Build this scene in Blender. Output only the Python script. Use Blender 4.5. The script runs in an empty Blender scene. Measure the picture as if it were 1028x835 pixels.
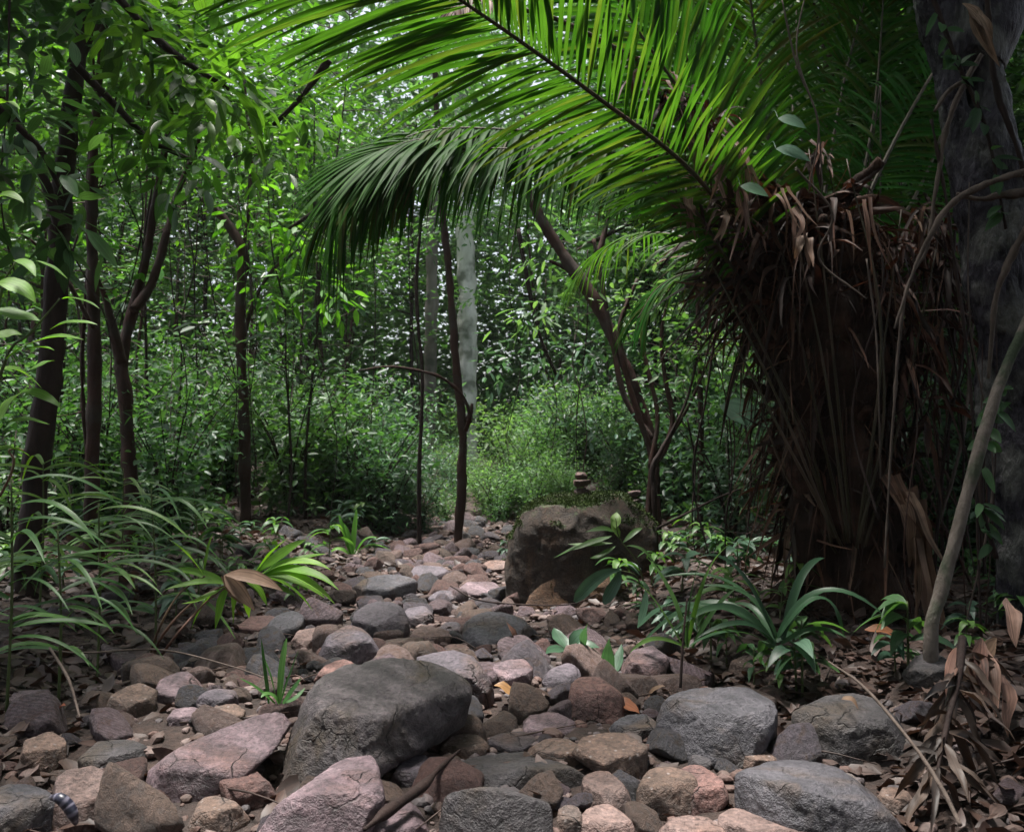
import bpy, math, random
import numpy as np
from mathutils import Vector

S = bpy.context.scene
COL = S.collection
rng = np.random.default_rng(11)
random.seed(11)
A3 = lambda v: np.asarray(v, float)

# ------------------------------------------------------------------ camera geometry
H = 1.0
FPX = 900.0
TH = math.atan(22.5 / FPX)
CAM = A3((0, 0, H))
CF = A3((0, math.cos(TH), math.sin(TH)))
CU = A3((0, -math.sin(TH), math.cos(TH)))
CR = A3((1, 0, 0))

def ray(px, py):
    d = CF + CR * ((px - 514) / FPX) - CU * ((py - 417.5) / FPX)
    return d / d[1]

def P(px, py, Y):
    return CAM + ray(px, py) * Y

# ------------------------------------------------------------------ noise
def _h(i, j, k, s):
    n = (i * 374761393 + j * 668265263 + k * 2147483647 + s * 1274126177) & 0xFFFFFFFF
    n = ((n ^ (n >> 13)) * 1274126177) & 0xFFFFFFFF
    n = ((n ^ (n >> 16)) * 2246822519) & 0xFFFFFFFF
    return ((n ^ (n >> 15)) & 0xFFFFFF) / float(0xFFFFFF) * 2 - 1

def vnoise(p, s=0):
    p = np.asarray(p, float)
    i = np.floor(p).astype(np.int64)
    f = p - i
    f = f * f * f * (f * (f * 6 - 15) + 10)
    r = 0
    for a in (0, 1):
        wa = f[:, 0] if a else 1 - f[:, 0]
        for b in (0, 1):
            wb = f[:, 1] if b else 1 - f[:, 1]
            for c in (0, 1):
                wc = f[:, 2] if c else 1 - f[:, 2]
                r = r + wa * wb * wc * _h(i[:, 0] + a, i[:, 1] + b, i[:, 2] + c, s)
    return r

def fbm(p, o=4, s=0, g=0.5):
    p = np.asarray(p, float)
    r, a = 0, 1.0
    for q in range(o):
        r = r + a * vnoise(p * (2.03 ** q) + q * 7.3, s + q)
        a *= g
    return r

def sstep(x, a, b):
    t = np.clip((x - a) / (b - a), 0, 1)
    return t * t * (3 - 2 * t)

# ------------------------------------------------------------------ terrain
def bed_c(y):
    return np.interp(y, [0, 2.3, 3.6, 5.6, 8, 12, 18], [0, -0.15, -0.40, -0.5, -0.62, -0.45, 0.1])

def bed_w(y):
    return np.interp(y, [0, 2.3, 3.6, 5.6, 8, 11, 18], [1.2, 1.25, 1.15, 0.75, 0.6, 0.5, 0.5])

def gz(x, y):
    x = np.atleast_1d(A3(x)); y = np.atleast_1d(A3(y))
    d = np.abs(x - bed_c(y)) - bed_w(y)
    z = 0.17 * sstep(d, 0, 0.7) + 0.05 * np.clip(d - 0.5, 0, 9)
    z = z + 0.25 * sstep(y, 8.2, 12) + 0.05 * np.clip(y - 11, 0, 30)
    q = np.stack([x, y, x * 0], 1)
    z = z - .11 * (1 - sstep(y, 1.9, 3.0)) * (1 - sstep(d, -.2, .5))
    z = z + 0.05 * fbm(q * 0.9, 3, 5) + 0.016 * fbm(q * 5, 3, 9)
    return z

def g1(x, y):
    return float(gz(x, y)[0])

def hit(px, py):
    d = ray(px, py)
    Ys = np.linspace(0.8, 30, 1500)
    pt = CAM + Ys[:, None] * d
    k = np.nonzero(pt[:, 2] <= gz(pt[:, 0], pt[:, 1]))[0]
    return float(Ys[k[0]]) if len(k) else 30.0

def G(px, py):
    return P(px, py, hit(px, py))

# ------------------------------------------------------------------ mesh builder
class MB:
    def __init__(s):
        s.V, s.F, s.A, s.B, s.n = [], [], [], [], 0

    def add(s, V, F, a=0.5, mi=0, bu=0.0):
        V = np.asarray(V, np.float32).reshape(-1, 3)
        s.V.append(V)
        s.A.append(np.broadcast_to(np.asarray(a, np.float32), (len(V),)))
        s.B.append(np.broadcast_to(np.asarray(bu, np.float32), (len(V),)))
        Fs = F if isinstance(F, list) else [F]
        for f in Fs:
            s.F.append((np.asarray(f, np.int64) + s.n, mi))
        s.n += len(V)
        return s

    def build(s, name, mats, parent=None, loc=None, smooth=True):
        V = np.concatenate(s.V)
        me = bpy.data.meshes.new(name)
        o = bpy.data.objects.new(name, me)
        COL.objects.link(o)
        if parent is not None:
            o.parent = parent
            off = A3(parent.get('_o', (0, 0, 0)))
            o['_o'] = list(off)
        else:
            off = A3(loc) if loc is not None else A3((0, 0, 0))
            o.location = off
            o['_o'] = list(off)
        V = V - off.astype(np.float32)
        me.vertices.add(len(V))
        me.vertices.foreach_set('co', V.ravel())
        li = np.concatenate([f.ravel() for f, _ in s.F]).astype(np.int32)
        cnt = np.concatenate([np.full(len(f), f.shape[1]) for f, _ in s.F])
        mi = np.concatenate([np.full(len(f), m) for f, m in s.F])
        st = np.concatenate([[0], np.cumsum(cnt)[:-1]])
        me.loops.add(len(li)); me.loops.foreach_set('vertex_index', li)
        me.polygons.add(len(cnt))
        me.polygons.foreach_set('loop_start', st.astype(np.int32))
        me.polygons.foreach_set('material_index', mi.astype(np.int32))
        me.polygons.foreach_set('use_smooth', np.full(len(cnt), smooth))
        at = me.attributes.new('rnd', 'FLOAT', 'POINT')
        at.data.foreach_set('value', np.concatenate(s.A).astype(np.float32))
        at = me.attributes.new('across', 'FLOAT', 'POINT')
        at.data.foreach_set('value', np.concatenate(s.B).astype(np.float32))
        for m in (mats if isinstance(mats, (list, tuple)) else [mats]):
            me.materials.append(m)
        me.update(calc_edges=True)
        me.validate()
        return o

def tag(o, label=None, cat=None, group=None, kind=None):
    if label: o['label'] = label
    if cat: o['category'] = cat
    if group: o['group'] = group
    if kind: o['kind'] = kind
    return o

def empty(name, loc, label, cat, group=None):
    o = bpy.data.objects.new(name, None)
    COL.objects.link(o)
    o.location = loc
    o.empty_display_size = 0.1
    o['_o'] = [float(v) for v in loc]
    return tag(o, label, cat, group)

def dup(o, loc=None, rz=0.0, sc=1.0, parent=None, label=None, group=None, rot=None):
    c = o.copy()
    COL.objects.link(c)
    if parent is not None:
        c.parent = parent
    else:
        c.location = loc
        c.rotation_euler = rot if rot is not None else (0, 0, rz)
        c.scale = (sc, sc, sc) if not hasattr(sc, '__len__') else sc
        if label: c['label'] = label
        if group: c['group'] = group
    for ch in list(o.children):
        dup(ch, parent=c)
    return c

def unit(v):
    v = np.asarray(v, float)
    return v / np.maximum(np.linalg.norm(v, axis=-1, keepdims=True), 1e-9)

def resample(pts, n):
    pts = A3(pts)
    if len(pts) == 2:
        return pts[0] + (pts[1] - pts[0]) * np.linspace(0, 1, n)[:, None]
    k = len(pts)
    ext = np.vstack([2 * pts[0] - pts[1], pts, 2 * pts[-1] - pts[-2]])
    t = np.linspace(0, k - 1 - 1e-6, n)
    i = np.floor(t).astype(int); f = (t - i)[:, None]
    a, b, c, d = ext[i], ext[i + 1], ext[i + 2], ext[i + 3]
    return 0.5 * (2 * b + (c - a) * f + (2 * a - 5 * b + 4 * c - d) * f ** 2 + (3 * b - a - 3 * c + d) * f ** 3)

def tube(mb, pts, r, ns=8, n=None, rough=0.0, seed=0, a=0.5, fr=6.0, cap=True, mi=0):
    """swept tube through pts (k x 3, or k x 4 with its own radius)"""
    pts = A3(pts)
    n = n or max(4, len(pts) * 4)
    q = resample(pts, n)
    if q.shape[1] == 4:
        R = q[:, 3]; q = q[:, :3]
    else:
        R = np.interp(np.linspace(0, 1, n), np.linspace(0, 1, len(np.atleast_1d(r))), np.atleast_1d(r))
    T = unit(np.gradient(q, axis=0))
    up = A3((0.13, 0.31, 0.94)) if abs(T[0][2]) < 0.8 else A3((0.9, 0.4, 0.1))
    X = np.zeros_like(q)
    x = unit(np.cross(up, T[0]))
    for i in range(n):
        x = unit(x - T[i] * np.dot(x, T[i])); X[i] = x
    Yv = np.cross(T, X)
    an = np.arange(ns) * 2 * math.pi / ns
    ring = np.cos(an)[None, :, None] * X[:, None] + np.sin(an)[None, :, None] * Yv[:, None]
    V = q[:, None] + ring * R[:, None, None]
    if rough:
        k = (V * fr).reshape(-1, 3)
        nz = fbm(k * A3((1, 1, 0.5)), 3, seed).reshape(n, ns)
        V = V + ring * (R[:, None] * nz * rough)[..., None]
    i = np.arange(n - 1)[:, None] * ns; j = np.arange(ns)[None]; j2 = (j + 1) % ns
    F = np.stack([i + j, i + j2, i + ns + j2, i + ns + j], -1).reshape(-1, 4)
    Fs = [F]
    if cap:
        Fs += [np.arange(ns)[::-1][None], (np.arange(ns) + (n - 1) * ns)[None]]
    mb.add(V.reshape(-1, 3), Fs, a, mi)
    return q

PROF = {
    'strap': ([0, .06, .3, .7, .9, 1], [.45, .7, 1, .8, .4, .03]),
    'leaf': ([0, .08, .25, .5, .75, .92, 1], [.08, .4, .9, 1, .68, .25, .02]),
    'needle': ([0, .08, .35, .7, 1], [.35, .8, 1, .7, .04]),
    'fan': ([0, .1, .4, .7, .9, 1], [.15, .3, .8, 1, .8, .25]),
    'sheath': ([0, .2, .5, .8, 1], [1, .9, .75, .5, .1]),
}

def bez(mb, P0, P1, P2, W, nrm=(0, -.45, 1), nseg=8, fold=.18, prof='strap', a=0.5, jit=0.25, mi=0, wav=0.0):
    """blades along quadratic Bezier curves, a real V-folded strip each"""
    P0, P1, P2 = (np.atleast_2d(A3(v)) for v in (P0, P1, P2))
    N = len(P0)
    W = np.broadcast_to(A3(W), (N,))
    a = np.broadcast_to(A3(a), (N,))
    nr = np.broadcast_to(A3(nrm), (N, 3)) + rng.normal(0, jit, (N, 3))
    s = np.linspace(0, 1, nseg + 1)
    sc = s[None, :, None]
    C = P0[:, None] * (1 - sc) ** 2 + 2 * P1[:, None] * sc * (1 - sc) + P2[:, None] * sc ** 2
    T = unit(2 * (1 - sc) * (P1 - P0)[:, None] + 2 * sc * (P2 - P1)[:, None])
    B = unit(np.cross(T, nr[:, None]))
    Nn = np.cross(B, T)
    px_, py_ = PROF[prof]
    w = W[:, None] * np.interp(s, px_, py_)[None] * .5
    f = fold * w
    if wav:
        ph = rng.uniform(0, 6.28, (N, 1))
        f = f + wav * w * np.sin(ph + s[None] * 9)
    L = C + B * w[..., None] + Nn * f[..., None]
    R = C - B * w[..., None] + Nn * f[..., None]
    V = np.stack([L, C, R], 2)
    m = nseg + 1
    base = (np.arange(N) * m * 3)[:, None] + (np.arange(nseg) * 3)[None]
    F1 = np.stack([base, base + 1, base + 4, base + 3], -1).reshape(-1, 4)
    F2 = np.stack([base + 1, base + 2, base + 5, base + 4], -1).reshape(-1, 4)
    mb.add(V.reshape(-1, 3), [F1, F2], np.repeat(a, m * 3), mi, np.tile(A3((-1, 0, 1)), N * m))

def blades(mb, B, D, L, W, sag=.3, **k):
    """blades from a base, a direction, a length and a gravity sag"""
    B, D = np.atleast_2d(A3(B)), unit(np.atleast_2d(A3(D)))
    N = len(B)
    L = np.broadcast_to(A3(L), (N,))[:, None]
    sag = np.broadcast_to(A3(sag), (N,))[:, None]
    Z = A3((0, 0, -1))
    bez(mb, B, B + D * L * .5, B + D * L * (1 - .25 * np.abs(sag)) + Z * sag * L, W, **k)

def leaves(mb, C, D, Nn, L, W, a, fold=.25, mi=0):
    """many small leaves, each a folded six-sided outline (two quads)"""
    N = len(C)
    D = unit(D)
    B = unit(np.cross(D, Nn)); Nn = np.cross(B, D)
    T = A3([(0, 0, 0), (.28, .42, fold * .4), (.66, .36, fold * .3), (1, 0, -.12), (.66, -.36, fold * .3), (.28, -.42, fold * .4)])
    L = np.broadcast_to(A3(L), (N,)); W = np.broadcast_to(A3(W), (N,))
    V = C[:, None] + D[:, None] * (T[None, :, 0] * L[:, None])[..., None] + B[:, None] * (T[None, :, 1] * W[:, None])[..., None] \
        + Nn[:, None] * (T[None, :, 2] * W[:, None])[..., None]
    b = (np.arange(N) * 6)[:, None]
    F = np.concatenate([b + A3([[0, 1, 2, 3]]).astype(int), b + A3([[0, 3, 4, 5]]).astype(int)])
    mb.add(V.reshape(-1, 3), F, np.repeat(np.broadcast_to(A3(a), (N,)), 6), mi)

_ico = {}
def ico(n):
    if n not in _ico:
        import bmesh
        bm = bmesh.new()
        bmesh.ops.create_icosphere(bm, subdivisions=n, radius=1)
        _ico[n] = (A3([v.co for v in bm.verts]), np.array([[v.index for v in f.verts] for f in bm.faces]))
        bm.free()
    return _ico[n]

def rock_shape(N, d, p=14, sub=4, amp=.05, fine=.012, seed=0, strata=0, sdir=(0, 0, 1)):
    """rounded convex stone bounded by planes N.x = d, with noise; returns V, F round the origin"""
    U, F = ico(sub)
    N = unit(A3(N)); d = np.maximum(A3(d), 1e-3)
    c = np.maximum(U @ N.T, 0) / d[None]
    r = (np.sum(c ** p, 1)) ** (-1.0 / p) * 1.6 ** (1.0 / p)
    V = U * r[:, None]
    sz = float(np.median(r))
    k = V / sz
    disp = amp * fbm(k * 1.3 + seed, 3, seed) + fine * fbm(k * 6 + seed, 3, seed + 3)
    rid = 1 - np.abs(fbm(k * 2.3 + seed * 1.7, 3, seed + 8))
    disp = disp - amp * .7 * np.clip(rid - .86, 0, 1) * 4
    if strata:
        h = k @ unit(A3(sdir)) * strata + fbm(k * 1.2, 2, seed + 5) * 1.2
        disp = disp + .03 * np.abs(((h % 1) - .5)) * 2 * np.sign(np.sin(np.floor(h) * 12.9))
    V = V + U * (disp * sz)[:, None]
    rc = np.random.default_rng(seed + 1000)
    for q_ in range(30):
        n_ = unit(rc.normal(0, 1, 3)); h = V @ n_
        k = h.max() * (rc.uniform(.80, .96) if q_ < 10 else rc.uniform(.93, .99))
        V = V - np.maximum(h - k, 0)[:, None] * n_ * .97
    nrm_ = fbm(V / sz * 9 + seed, 3, seed + 11)
    V = V + U * (nrm_ * .006 * sz)[:, None]
    return V, F

def rand_rock(seed, sub=3, asp=(1, .8, .6), p=12, nf=13, amp=.06):
    r = np.random.default_rng(seed)
    N = unit(r.normal(0, 1, (nf, 3)))
    N = np.vstack([N, np.eye(3), -np.eye(3)])
    d = np.concatenate([r.uniform(.62, .95, nf), np.ones(6)])
    V, F = rock_shape(N, d, p, sub, amp, .015, seed)
    return V * A3(asp), F

# ------------------------------------------------------------------ materials
def mat(name):
    m = bpy.data.materials.new(name)
    m.use_nodes = True
    nt = m.node_tree
    nt.nodes.clear()
    out = nt.nodes.new('ShaderNodeOutputMaterial')
    def nd(t, **k):
        n = nt.nodes.new('ShaderNode' + t)
        for a, b in k.items():
            if a in n.inputs: n.inputs[a].default_value = b
            else: setattr(n, a, b)
        return n
    return m, nd, nt.links.new, out

def ramp(nd, stops):
    n = nd('ValToRGB')
    e = n.color_ramp.elements
    while len(e) < len(stops): e.new(0.5)
    for x, (p, c) in zip(e, stops):
        x.position = p; x.color = (*c, 1)
    return n

def leaf_mat(name, cols, trans=.35, rough=.38, tcol=(1.3, 1.5, .5), spec=.5, vein=0.25, blotch=(.72, 1.25)):
    m, nd, ln, out = mat(name)
    at = nd('Attribute', attribute_name='rnd')
    oi = nd('ObjectInfo')
    rp = ramp(nd, [(i / (len(cols) - 1), c) for i, c in enumerate(cols)])
    ln(at.outputs['Fac'], rp.inputs[0])
    tc = nd('TexCoord')
    nz = nd('TexNoise', Scale=9.0, Detail=3.0)
    ln(tc.outputs['Object'], nz.inputs['Vector'])
    mr = nd('MapRange'); mr.inputs['To Min'].default_value = blotch[0]; mr.inputs['To Max'].default_value = blotch[1]; mr.inputs['From Min'].default_value = .3; mr.inputs['From Max'].default_value = .7
    ln(nz.outputs['Fac'], mr.inputs['Value'])
    hs = nd('HueSaturation')
    ac = nd('Attribute', attribute_name='across')
    cm = nd('CombineXYZ'); ln(ac.outputs['Fac'], cm.inputs[0])
    am = nd('Math', operation='MULTIPLY'); am.inputs[1].default_value = 40; ln(at.outputs['Fac'], am.inputs[0]); ln(am.outputs[0], cm.inputs[1])
    vn = nd('TexNoise', Scale=5.0, Detail=3.0); ln(cm.outputs[0], vn.inputs['Vector'])
    vr = nd('MapRange'); vr.inputs['From Min'].default_value = .35; vr.inputs['From Max'].default_value = .65
    vr.inputs['To Min'].default_value = 1 - vein; vr.inputs['To Max'].default_value = 1 + vein
    ln(vn.outputs['Fac'], vr.inputs['Value'])
    vm = nd('Math', operation='MULTIPLY'); ln(mr.outputs[0], vm.inputs[0]); ln(vr.outputs[0], vm.inputs[1])
    ln(vm.outputs[0], hs.inputs['Value'])
    h2 = nd('MapRange'); h2.inputs['To Min'].default_value = .485; h2.inputs['To Max'].default_value = .515
    ln(oi.outputs['Random'], h2.inputs['Value']); ln(h2.outputs[0], hs.inputs['Hue'])
    ln(rp.outputs[0], hs.inputs['Color'])
    pb = nd('BsdfPrincipled', Roughness=rough)
    pb.inputs['Specular IOR Level'].default_value = spec
    ln(hs.outputs[0], pb.inputs['Base Color'])
    tr = nd('BsdfTranslucent')
    mx = nd('Mix', data_type='RGBA', blend_type='MULTIPLY')
    mx.inputs['Factor'].default_value = 1
    ln(hs.outputs[0], mx.inputs[6]); mx.inputs[7].default_value = (*tcol, 1)
    ln(mx.outputs[2], tr.inputs['Color'])
    ms = nd('MixShader'); ms.inputs[0].default_value = trans
    ln(pb.outputs[0], ms.inputs[1]); ln(tr.outputs[0], ms.inputs[2])
    ln(ms.outputs[0], out.inputs['Surface'])
    return m

def bark_mat(name, c1, c2, c3=None, scale=8, stretch=.2, bump=.5, rough=.8, dist=.02):
    m, nd, ln, out = mat(name)
    tc = nd('TexCoord')
    mp = nd('Mapping'); mp.inputs['Scale'].default_value = (1, 1, stretch)
    ln(tc.outputs['Object'], mp.inputs['Vector'])
    n1 = nd('TexNoise', Scale=scale, Detail=6.0, Roughness=.65)
    n2 = nd('TexNoise', Scale=scale * .35, Detail=4.0)
    n3 = nd('TexNoise', Scale=scale * 5, Detail=4.0)
    ln(mp.outputs[0], n1.inputs['Vector']); ln(tc.outputs['Object'], n2.inputs['Vector']); ln(mp.outputs[0], n3.inputs['Vector'])
    r1 = ramp(nd, [(.3, c1), (.7, c2)])
    ln(n1.outputs['Fac'], r1.inputs[0])
    col = r1.outputs[0]
    if c3:
        r2 = ramp(nd, [(.5, (0, 0, 0)), (.62, (1, 1, 1))])
        ln(n2.outputs['Fac'], r2.inputs[0])
        mx = nd('Mix', data_type='RGBA')
        ln(r2.outputs[0], mx.inputs['Factor']); ln(col, mx.inputs[6]); mx.inputs[7].default_value = (*c3, 1)
        col = mx.outputs[2]
    pb = nd('BsdfPrincipled', Roughness=rough); pb.inputs['Specular IOR Level'].default_value = .22
    ln(col, pb.inputs['Base Color'])
    ad = nd('Math', operation='ADD')
    ln(n1.outputs['Fac'], ad.inputs[0])
    mu = nd('Math', operation='MULTIPLY'); mu.inputs[1].default_value = .4
    ln(n3.outputs['Fac'], mu.inputs[0]); ln(mu.outputs[0], ad.inputs[1])
    bp = nd('Bump', Strength=bump, Distance=dist)
    ln(ad.outputs[0], bp.inputs['Height']); ln(bp.outputs[0], pb.inputs['Normal'])
    ln(pb.outputs[0], out.inputs['Surface'])
    return m

def rock_mat(name, c1, c2, c3, moss=0.0, band=0.0, rough=.58, sc=7.0, pale=.0):
    """c1/c2 mottled, c3 stains; optional moss patches and strata bands"""
    m, nd, ln, out = mat(name)
    tc = nd('TexCoord'); oi = nd('ObjectInfo')
    va = nd('VectorMath', operation='ADD')
    mo = nd('Vector' + 'Math', operation='MULTIPLY'); mo.inputs[1].default_value = (17, 31, 53)
    ln(oi.outputs['Random'], mo.inputs[0]); ln(tc.outputs['Object'], va.inputs[0]); ln(mo.outputs[0], va.inputs[1])
    vec = va.outputs[0]
    def noise(s, d=5.0, r=.6, w=0.0):
        n = nd('TexNoise', Scale=s, Detail=d, Roughness=r, Distortion=w)
        ln(vec, n.inputs['Vector']); return n.outputs['Fac']
    a = noise(sc, 6, .65, .4); b = noise(sc * .45, 4, .6, .8); c = noise(sc * 9, 5, .7); e = noise(sc * 30, 3, .6)
    r1 = ramp(nd, [(.34, c1), (.62, c2)]); ln(a, r1.inputs[0])
    r2 = ramp(nd, [(.5, (0, 0, 0)), (.66, (1, 1, 1))]); ln(b, r2.inputs[0])
    mx = nd('Mix', data_type='RGBA'); ln(r2.outputs[0], mx.inputs['Factor']); ln(r1.outputs[0], mx.inputs[6]); mx.inputs[7].default_value = (*c3, 1)
    col = mx.outputs[2]
    # fine grain
    r3 = ramp(nd, [(.3, (.38, .38, .38)), (.5, (.95, .95, .95)), (.72, (1.6, 1.55, 1.5))]); ln(c, r3.inputs[0])
    mg = nd('Mix', data_type='RGBA', blend_type='MULTIPLY'); mg.inputs['Factor'].default_value = 1
    ln(col, mg.inputs[6]); ln(r3.outputs[0], mg.inputs[7]); col = mg.outputs[2]
    # per-stone tone
    hs = nd('HueSaturation'); mr = nd('MapRange'); mr.inputs['To Min'].default_value = .75; mr.inputs['To Max'].default_value = 1.25
    ln(oi.outputs['Random'], mr.inputs['Value']); ln(mr.outputs[0], hs.inputs['Value']); ln(col, hs.inputs['Color']); col = hs.outputs[0]
    if band:
        wv = nd('TexWave', wave_type='BANDS', bands_direction='DIAGONAL', Scale=band, Distortion=5.0, Detail=4.0)
        wv.inputs['Detail Scale'].default_value = 1.6
        ln(vec, wv.inputs['Vector'])
        rb = ramp(nd, [(.35, (.7, .68, .68)), (.75, (1.15, 1.13, 1.12))]); ln(wv.outputs['Fac'], rb.inputs[0])
        mb_ = nd('Mix', data_type='RGBA', blend_type='MULTIPLY'); mb_.inputs['Factor'].default_value = .8
        ln(col, mb_.inputs[6]); ln(rb.outputs[0], mb_.inputs[7]); col = mb_.outputs[2]
    if pale:
        vo = nd('TexVoronoi', Scale=sc * 5.0); ln(vec, vo.inputs['Vector'])
        rv = ramp(nd, [(.08, (1, 1, 1)), (.2, (0, 0, 0))]); ln(vo.outputs['Distance'], rv.inputs[0])
        mm = nd('Math', operation='MULTIPLY'); mm.inputs[1].default_value = pale; ln(rv.outputs[0], mm.inputs[0])
        mp_ = nd('Mix', data_type='RGBA'); ln(mm.outputs[0], mp_.inputs['Factor']); ln(col, mp_.inputs[6]); mp_.inputs[7].default_value = (.42, .38, .37, 1); col = mp_.outputs[2]
    if moss:
        nn = noise(sc * 1.3, 6, .7)
        ge = nd('NewGeometry'); sx = nd('SeparateXYZ'); ln(ge.outputs['Normal'], sx.inputs[0])
        ml = nd('Math', operation='MULTIPLY'); ml.inputs[1].default_value = .28; ln(sx.outputs['Z'], ml.inputs[0])
        ad = nd('Math', operation='ADD'); ln(nn, ad.inputs[0]); ln(ml.outputs[0], ad.inputs[1])
        rm = ramp(nd, [(.78 - moss * .3, (0, 0, 0)), (.9 - moss * .3, (1, 1, 1))]); ln(ad.outputs[0], rm.inputs[0])
        mz = nd('Mix', data_type='RGBA'); ln(rm.outputs[0], mz.inputs['Factor']); ln(col, mz.inputs[6]); mz.inputs[7].default_value = (.035, .06, .018, 1); col = mz.outputs[2]
    # sparse hairline cracks
    wv2 = nd('TexNoise', Scale=sc * .8, Detail=4.0); ln(vec, wv2.inputs['Vector'])
    vs = nd('VectorMath', operation='SCALE'); vs.inputs['Scale'].default_value = .16; ln(wv2.outputs['Color'], vs.inputs[0])
    va2 = nd('VectorMath', operation='ADD'); ln(vec, va2.inputs[0]); ln(vs.outputs[0], va2.inputs[1])
    ck = nd('TexVoronoi', feature='DISTANCE_TO_EDGE', Scale=sc * .75); ln(va2.outputs[0], ck.inputs['Vector'])
    rk = ramp(nd, [(.0, (.25, .25, .25)), (.012, (1, 1, 1))]); ln(ck.outputs['Distance'], rk.inputs[0])
    cm_ = ramp(nd, [(.5, (1, 1, 1)), (.62, (0, 0, 0))]); ln(b, cm_.inputs[0])
    cmx = nd('Math', operation='MAXIMUM'); ln(rk.outputs[0], cmx.inputs[0]); ln(cm_.outputs[0], cmx.inputs[1])
    mk_ = nd('Mix', data_type='RGBA'); ln(cmx.outputs[0], mk_.inputs['Factor']); mk_.inputs[6].default_value = (.012, .009, .008, 1); ln(col, mk_.inputs[7]); col = mk_.outputs[2]
    pb = nd('BsdfPrincipled', Roughness=rough)
    ln(col, pb.inputs['Base Color'])
    rr = nd('MapRange'); rr.inputs['To Min'].default_value = rough - .22; rr.inputs['To Max'].default_value = min(1, rough + .2)
    ln(b, rr.inputs['Value']); ln(rr.outputs[0], pb.inputs['Roughness'])
    h1 = nd('Math', operation='MULTIPLY_ADD'); ln(c, h1.inputs[0]); h1.inputs[1].default_value = .35; ln(a, h1.inputs[2])
    h3 = nd('Math', operation='MULTIPLY_ADD'); ln(cmx.outputs[0], h3.inputs[0]); h3.inputs[1].default_value = .5; ln(h1.outputs[0], h3.inputs[2])
    h2 = nd('Math', operation='MULTIPLY_ADD'); ln(e, h2.inputs[0]); h2.inputs[1].default_value = .16; ln(h3.outputs[0], h2.inputs[2])
    bp = nd('Bump', Strength=1.0, Distance=.03)
    ln(h2.outputs[0], bp.inputs['Height']); ln(bp.outputs[0], pb.inputs['Normal'])
    ln(pb.outputs[0], out.inputs['Surface'])
    return m

def plain_mat(name, cols, rough=.8, scale=20):
    m, nd, ln, out = mat(name)
    at = nd('Attribute', attribute_name='rnd'); rp = ramp(nd, [(i / (len(cols) - 1), c) for i, c in enumerate(cols)])
    ln(at.outputs['Fac'], rp.inputs[0])
    tc = nd('TexCoord'); nz = nd('TexNoise', Scale=scale, Detail=5.0); ln(tc.outputs['Object'], nz.inputs['Vector'])
    mr = nd('MapRange'); mr.inputs['To Min'].default_value = .6; mr.inputs['To Max'].default_value = 1.4; ln(nz.outputs['Fac'], mr.inputs['Value'])
    hs = nd('HueSaturation'); ln(mr.outputs[0], hs.inputs['Value']); ln(rp.outputs[0], hs.inputs['Color'])
    pb = nd('BsdfPrincipled', Roughness=rough); ln(hs.outputs[0], pb.inputs['Base Color'])
    bp = nd('Bump', Strength=.5, Distance=.004); ln(nz.outputs['Fac'], bp.inputs['Height']); ln(bp.outputs[0], pb.inputs['Normal'])
    ln(pb.outputs[0], out.inputs['Surface'])
    return m

M = {}
M['forest'] = leaf_mat('forest_leaf', [(.022, .055, .025), (.04, .095, .038), (.06, .13, .055), (.085, .17, .07)], .42, .46, (1.3, 1.5, .5), .35)
M['bright'] = leaf_mat('bright_leaf', [(.03, .08, .02), (.05, .13, .02), (.08, .19, .03)], .5, .36, (1.4, 1.6, .5))
M['blue'] = leaf_mat('bluish_leaf', [(.032, .075, .045), (.055, .115, .07), (.09, .16, .11)], .36, .44, (1.2, 1.4, .7), .4)  # on background plants the bluish colour stands for haze and sky sheen
M['clear'] = leaf_mat('brightened_leaf', [(.055, .12, .055), (.09, .175, .075), (.14, .24, .105)], .48, .5, (1.3, 1.5, .6), .3)  # lightened: glow of the gap at the path end put into the colour
M['frond'] = leaf_mat('frond_leaf', [(.010, .040, .007), (.017, .060, .010), (.023, .074, .011), (.030, .086, .014), (.034, .093, .016), (.038, .098, .016), (.06, .088, .020)], .52, .5, (1.4, 1.6, .5), .22)
M['frond_dark'] = leaf_mat('old_frond_leaf', [(.010, .046, .005), (.017, .074, .007), (.027, .10, .010), (.05, .058, .012)], .5, .55, (1.3, 1.35, .4), .08)
M['strap'] = leaf_mat('strap_leaf', [(.03, .075, .022), (.06, .14, .038), (.12, .22, .055)], .42, .46, (1.3, 1.5, .5), .35)
M['moss'] = leaf_mat('moss_tuft', [(.018, .028, .010), (.03, .05, .014), (.055, .075, .025)], .1, .8, (1, 1, .5), .1)
M['strap_shaded'] = leaf_mat('shaded_strap_leaf', [(.016, .045, .022), (.03, .075, .035), (.05, .11, .05)], .35, .42, (1.3, 1.5, .6), .35)  # darker copy of the strap leaf, shade in the sun gap coloured in
M['lime'] = leaf_mat('lime_leaf', [(.06, .16, .02), (.10, .23, .03), (.15, .30, .05)], .5, .5, (1.4, 1.5, .4), .25)
M['litter'] = leaf_mat('fallen_leaf', [(.018, .010, .008), (.038, .021, .016), (.07, .045, .036), (.036, .018, .012), (.11, .082, .075)], .15, .55, (1.2, .9, .6), .4, .3, (.5, 1.5))
M['dead'] = leaf_mat('dead_frond', [(.018, .0085, .007), (.042, .017, .012), (.080, .034, .023), (.15, .085, .06)], .15, .65, (1.2, .8, .5), .25, .5, (.5, 1.5))
M['straw'] = leaf_mat('straw_leaf', [(.10, .055, .038), (.165, .10, .072), (.25, .175, .13)], .25, .6, (1.1, .9, .6), .25, .45, (.5, 1.5))
M['orange'] = leaf_mat('orange_leaf', [(.28, .10, .04), (.38, .17, .08), (.32, .2, .09)], .3, .5, (1.2, .8, .5))
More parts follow.
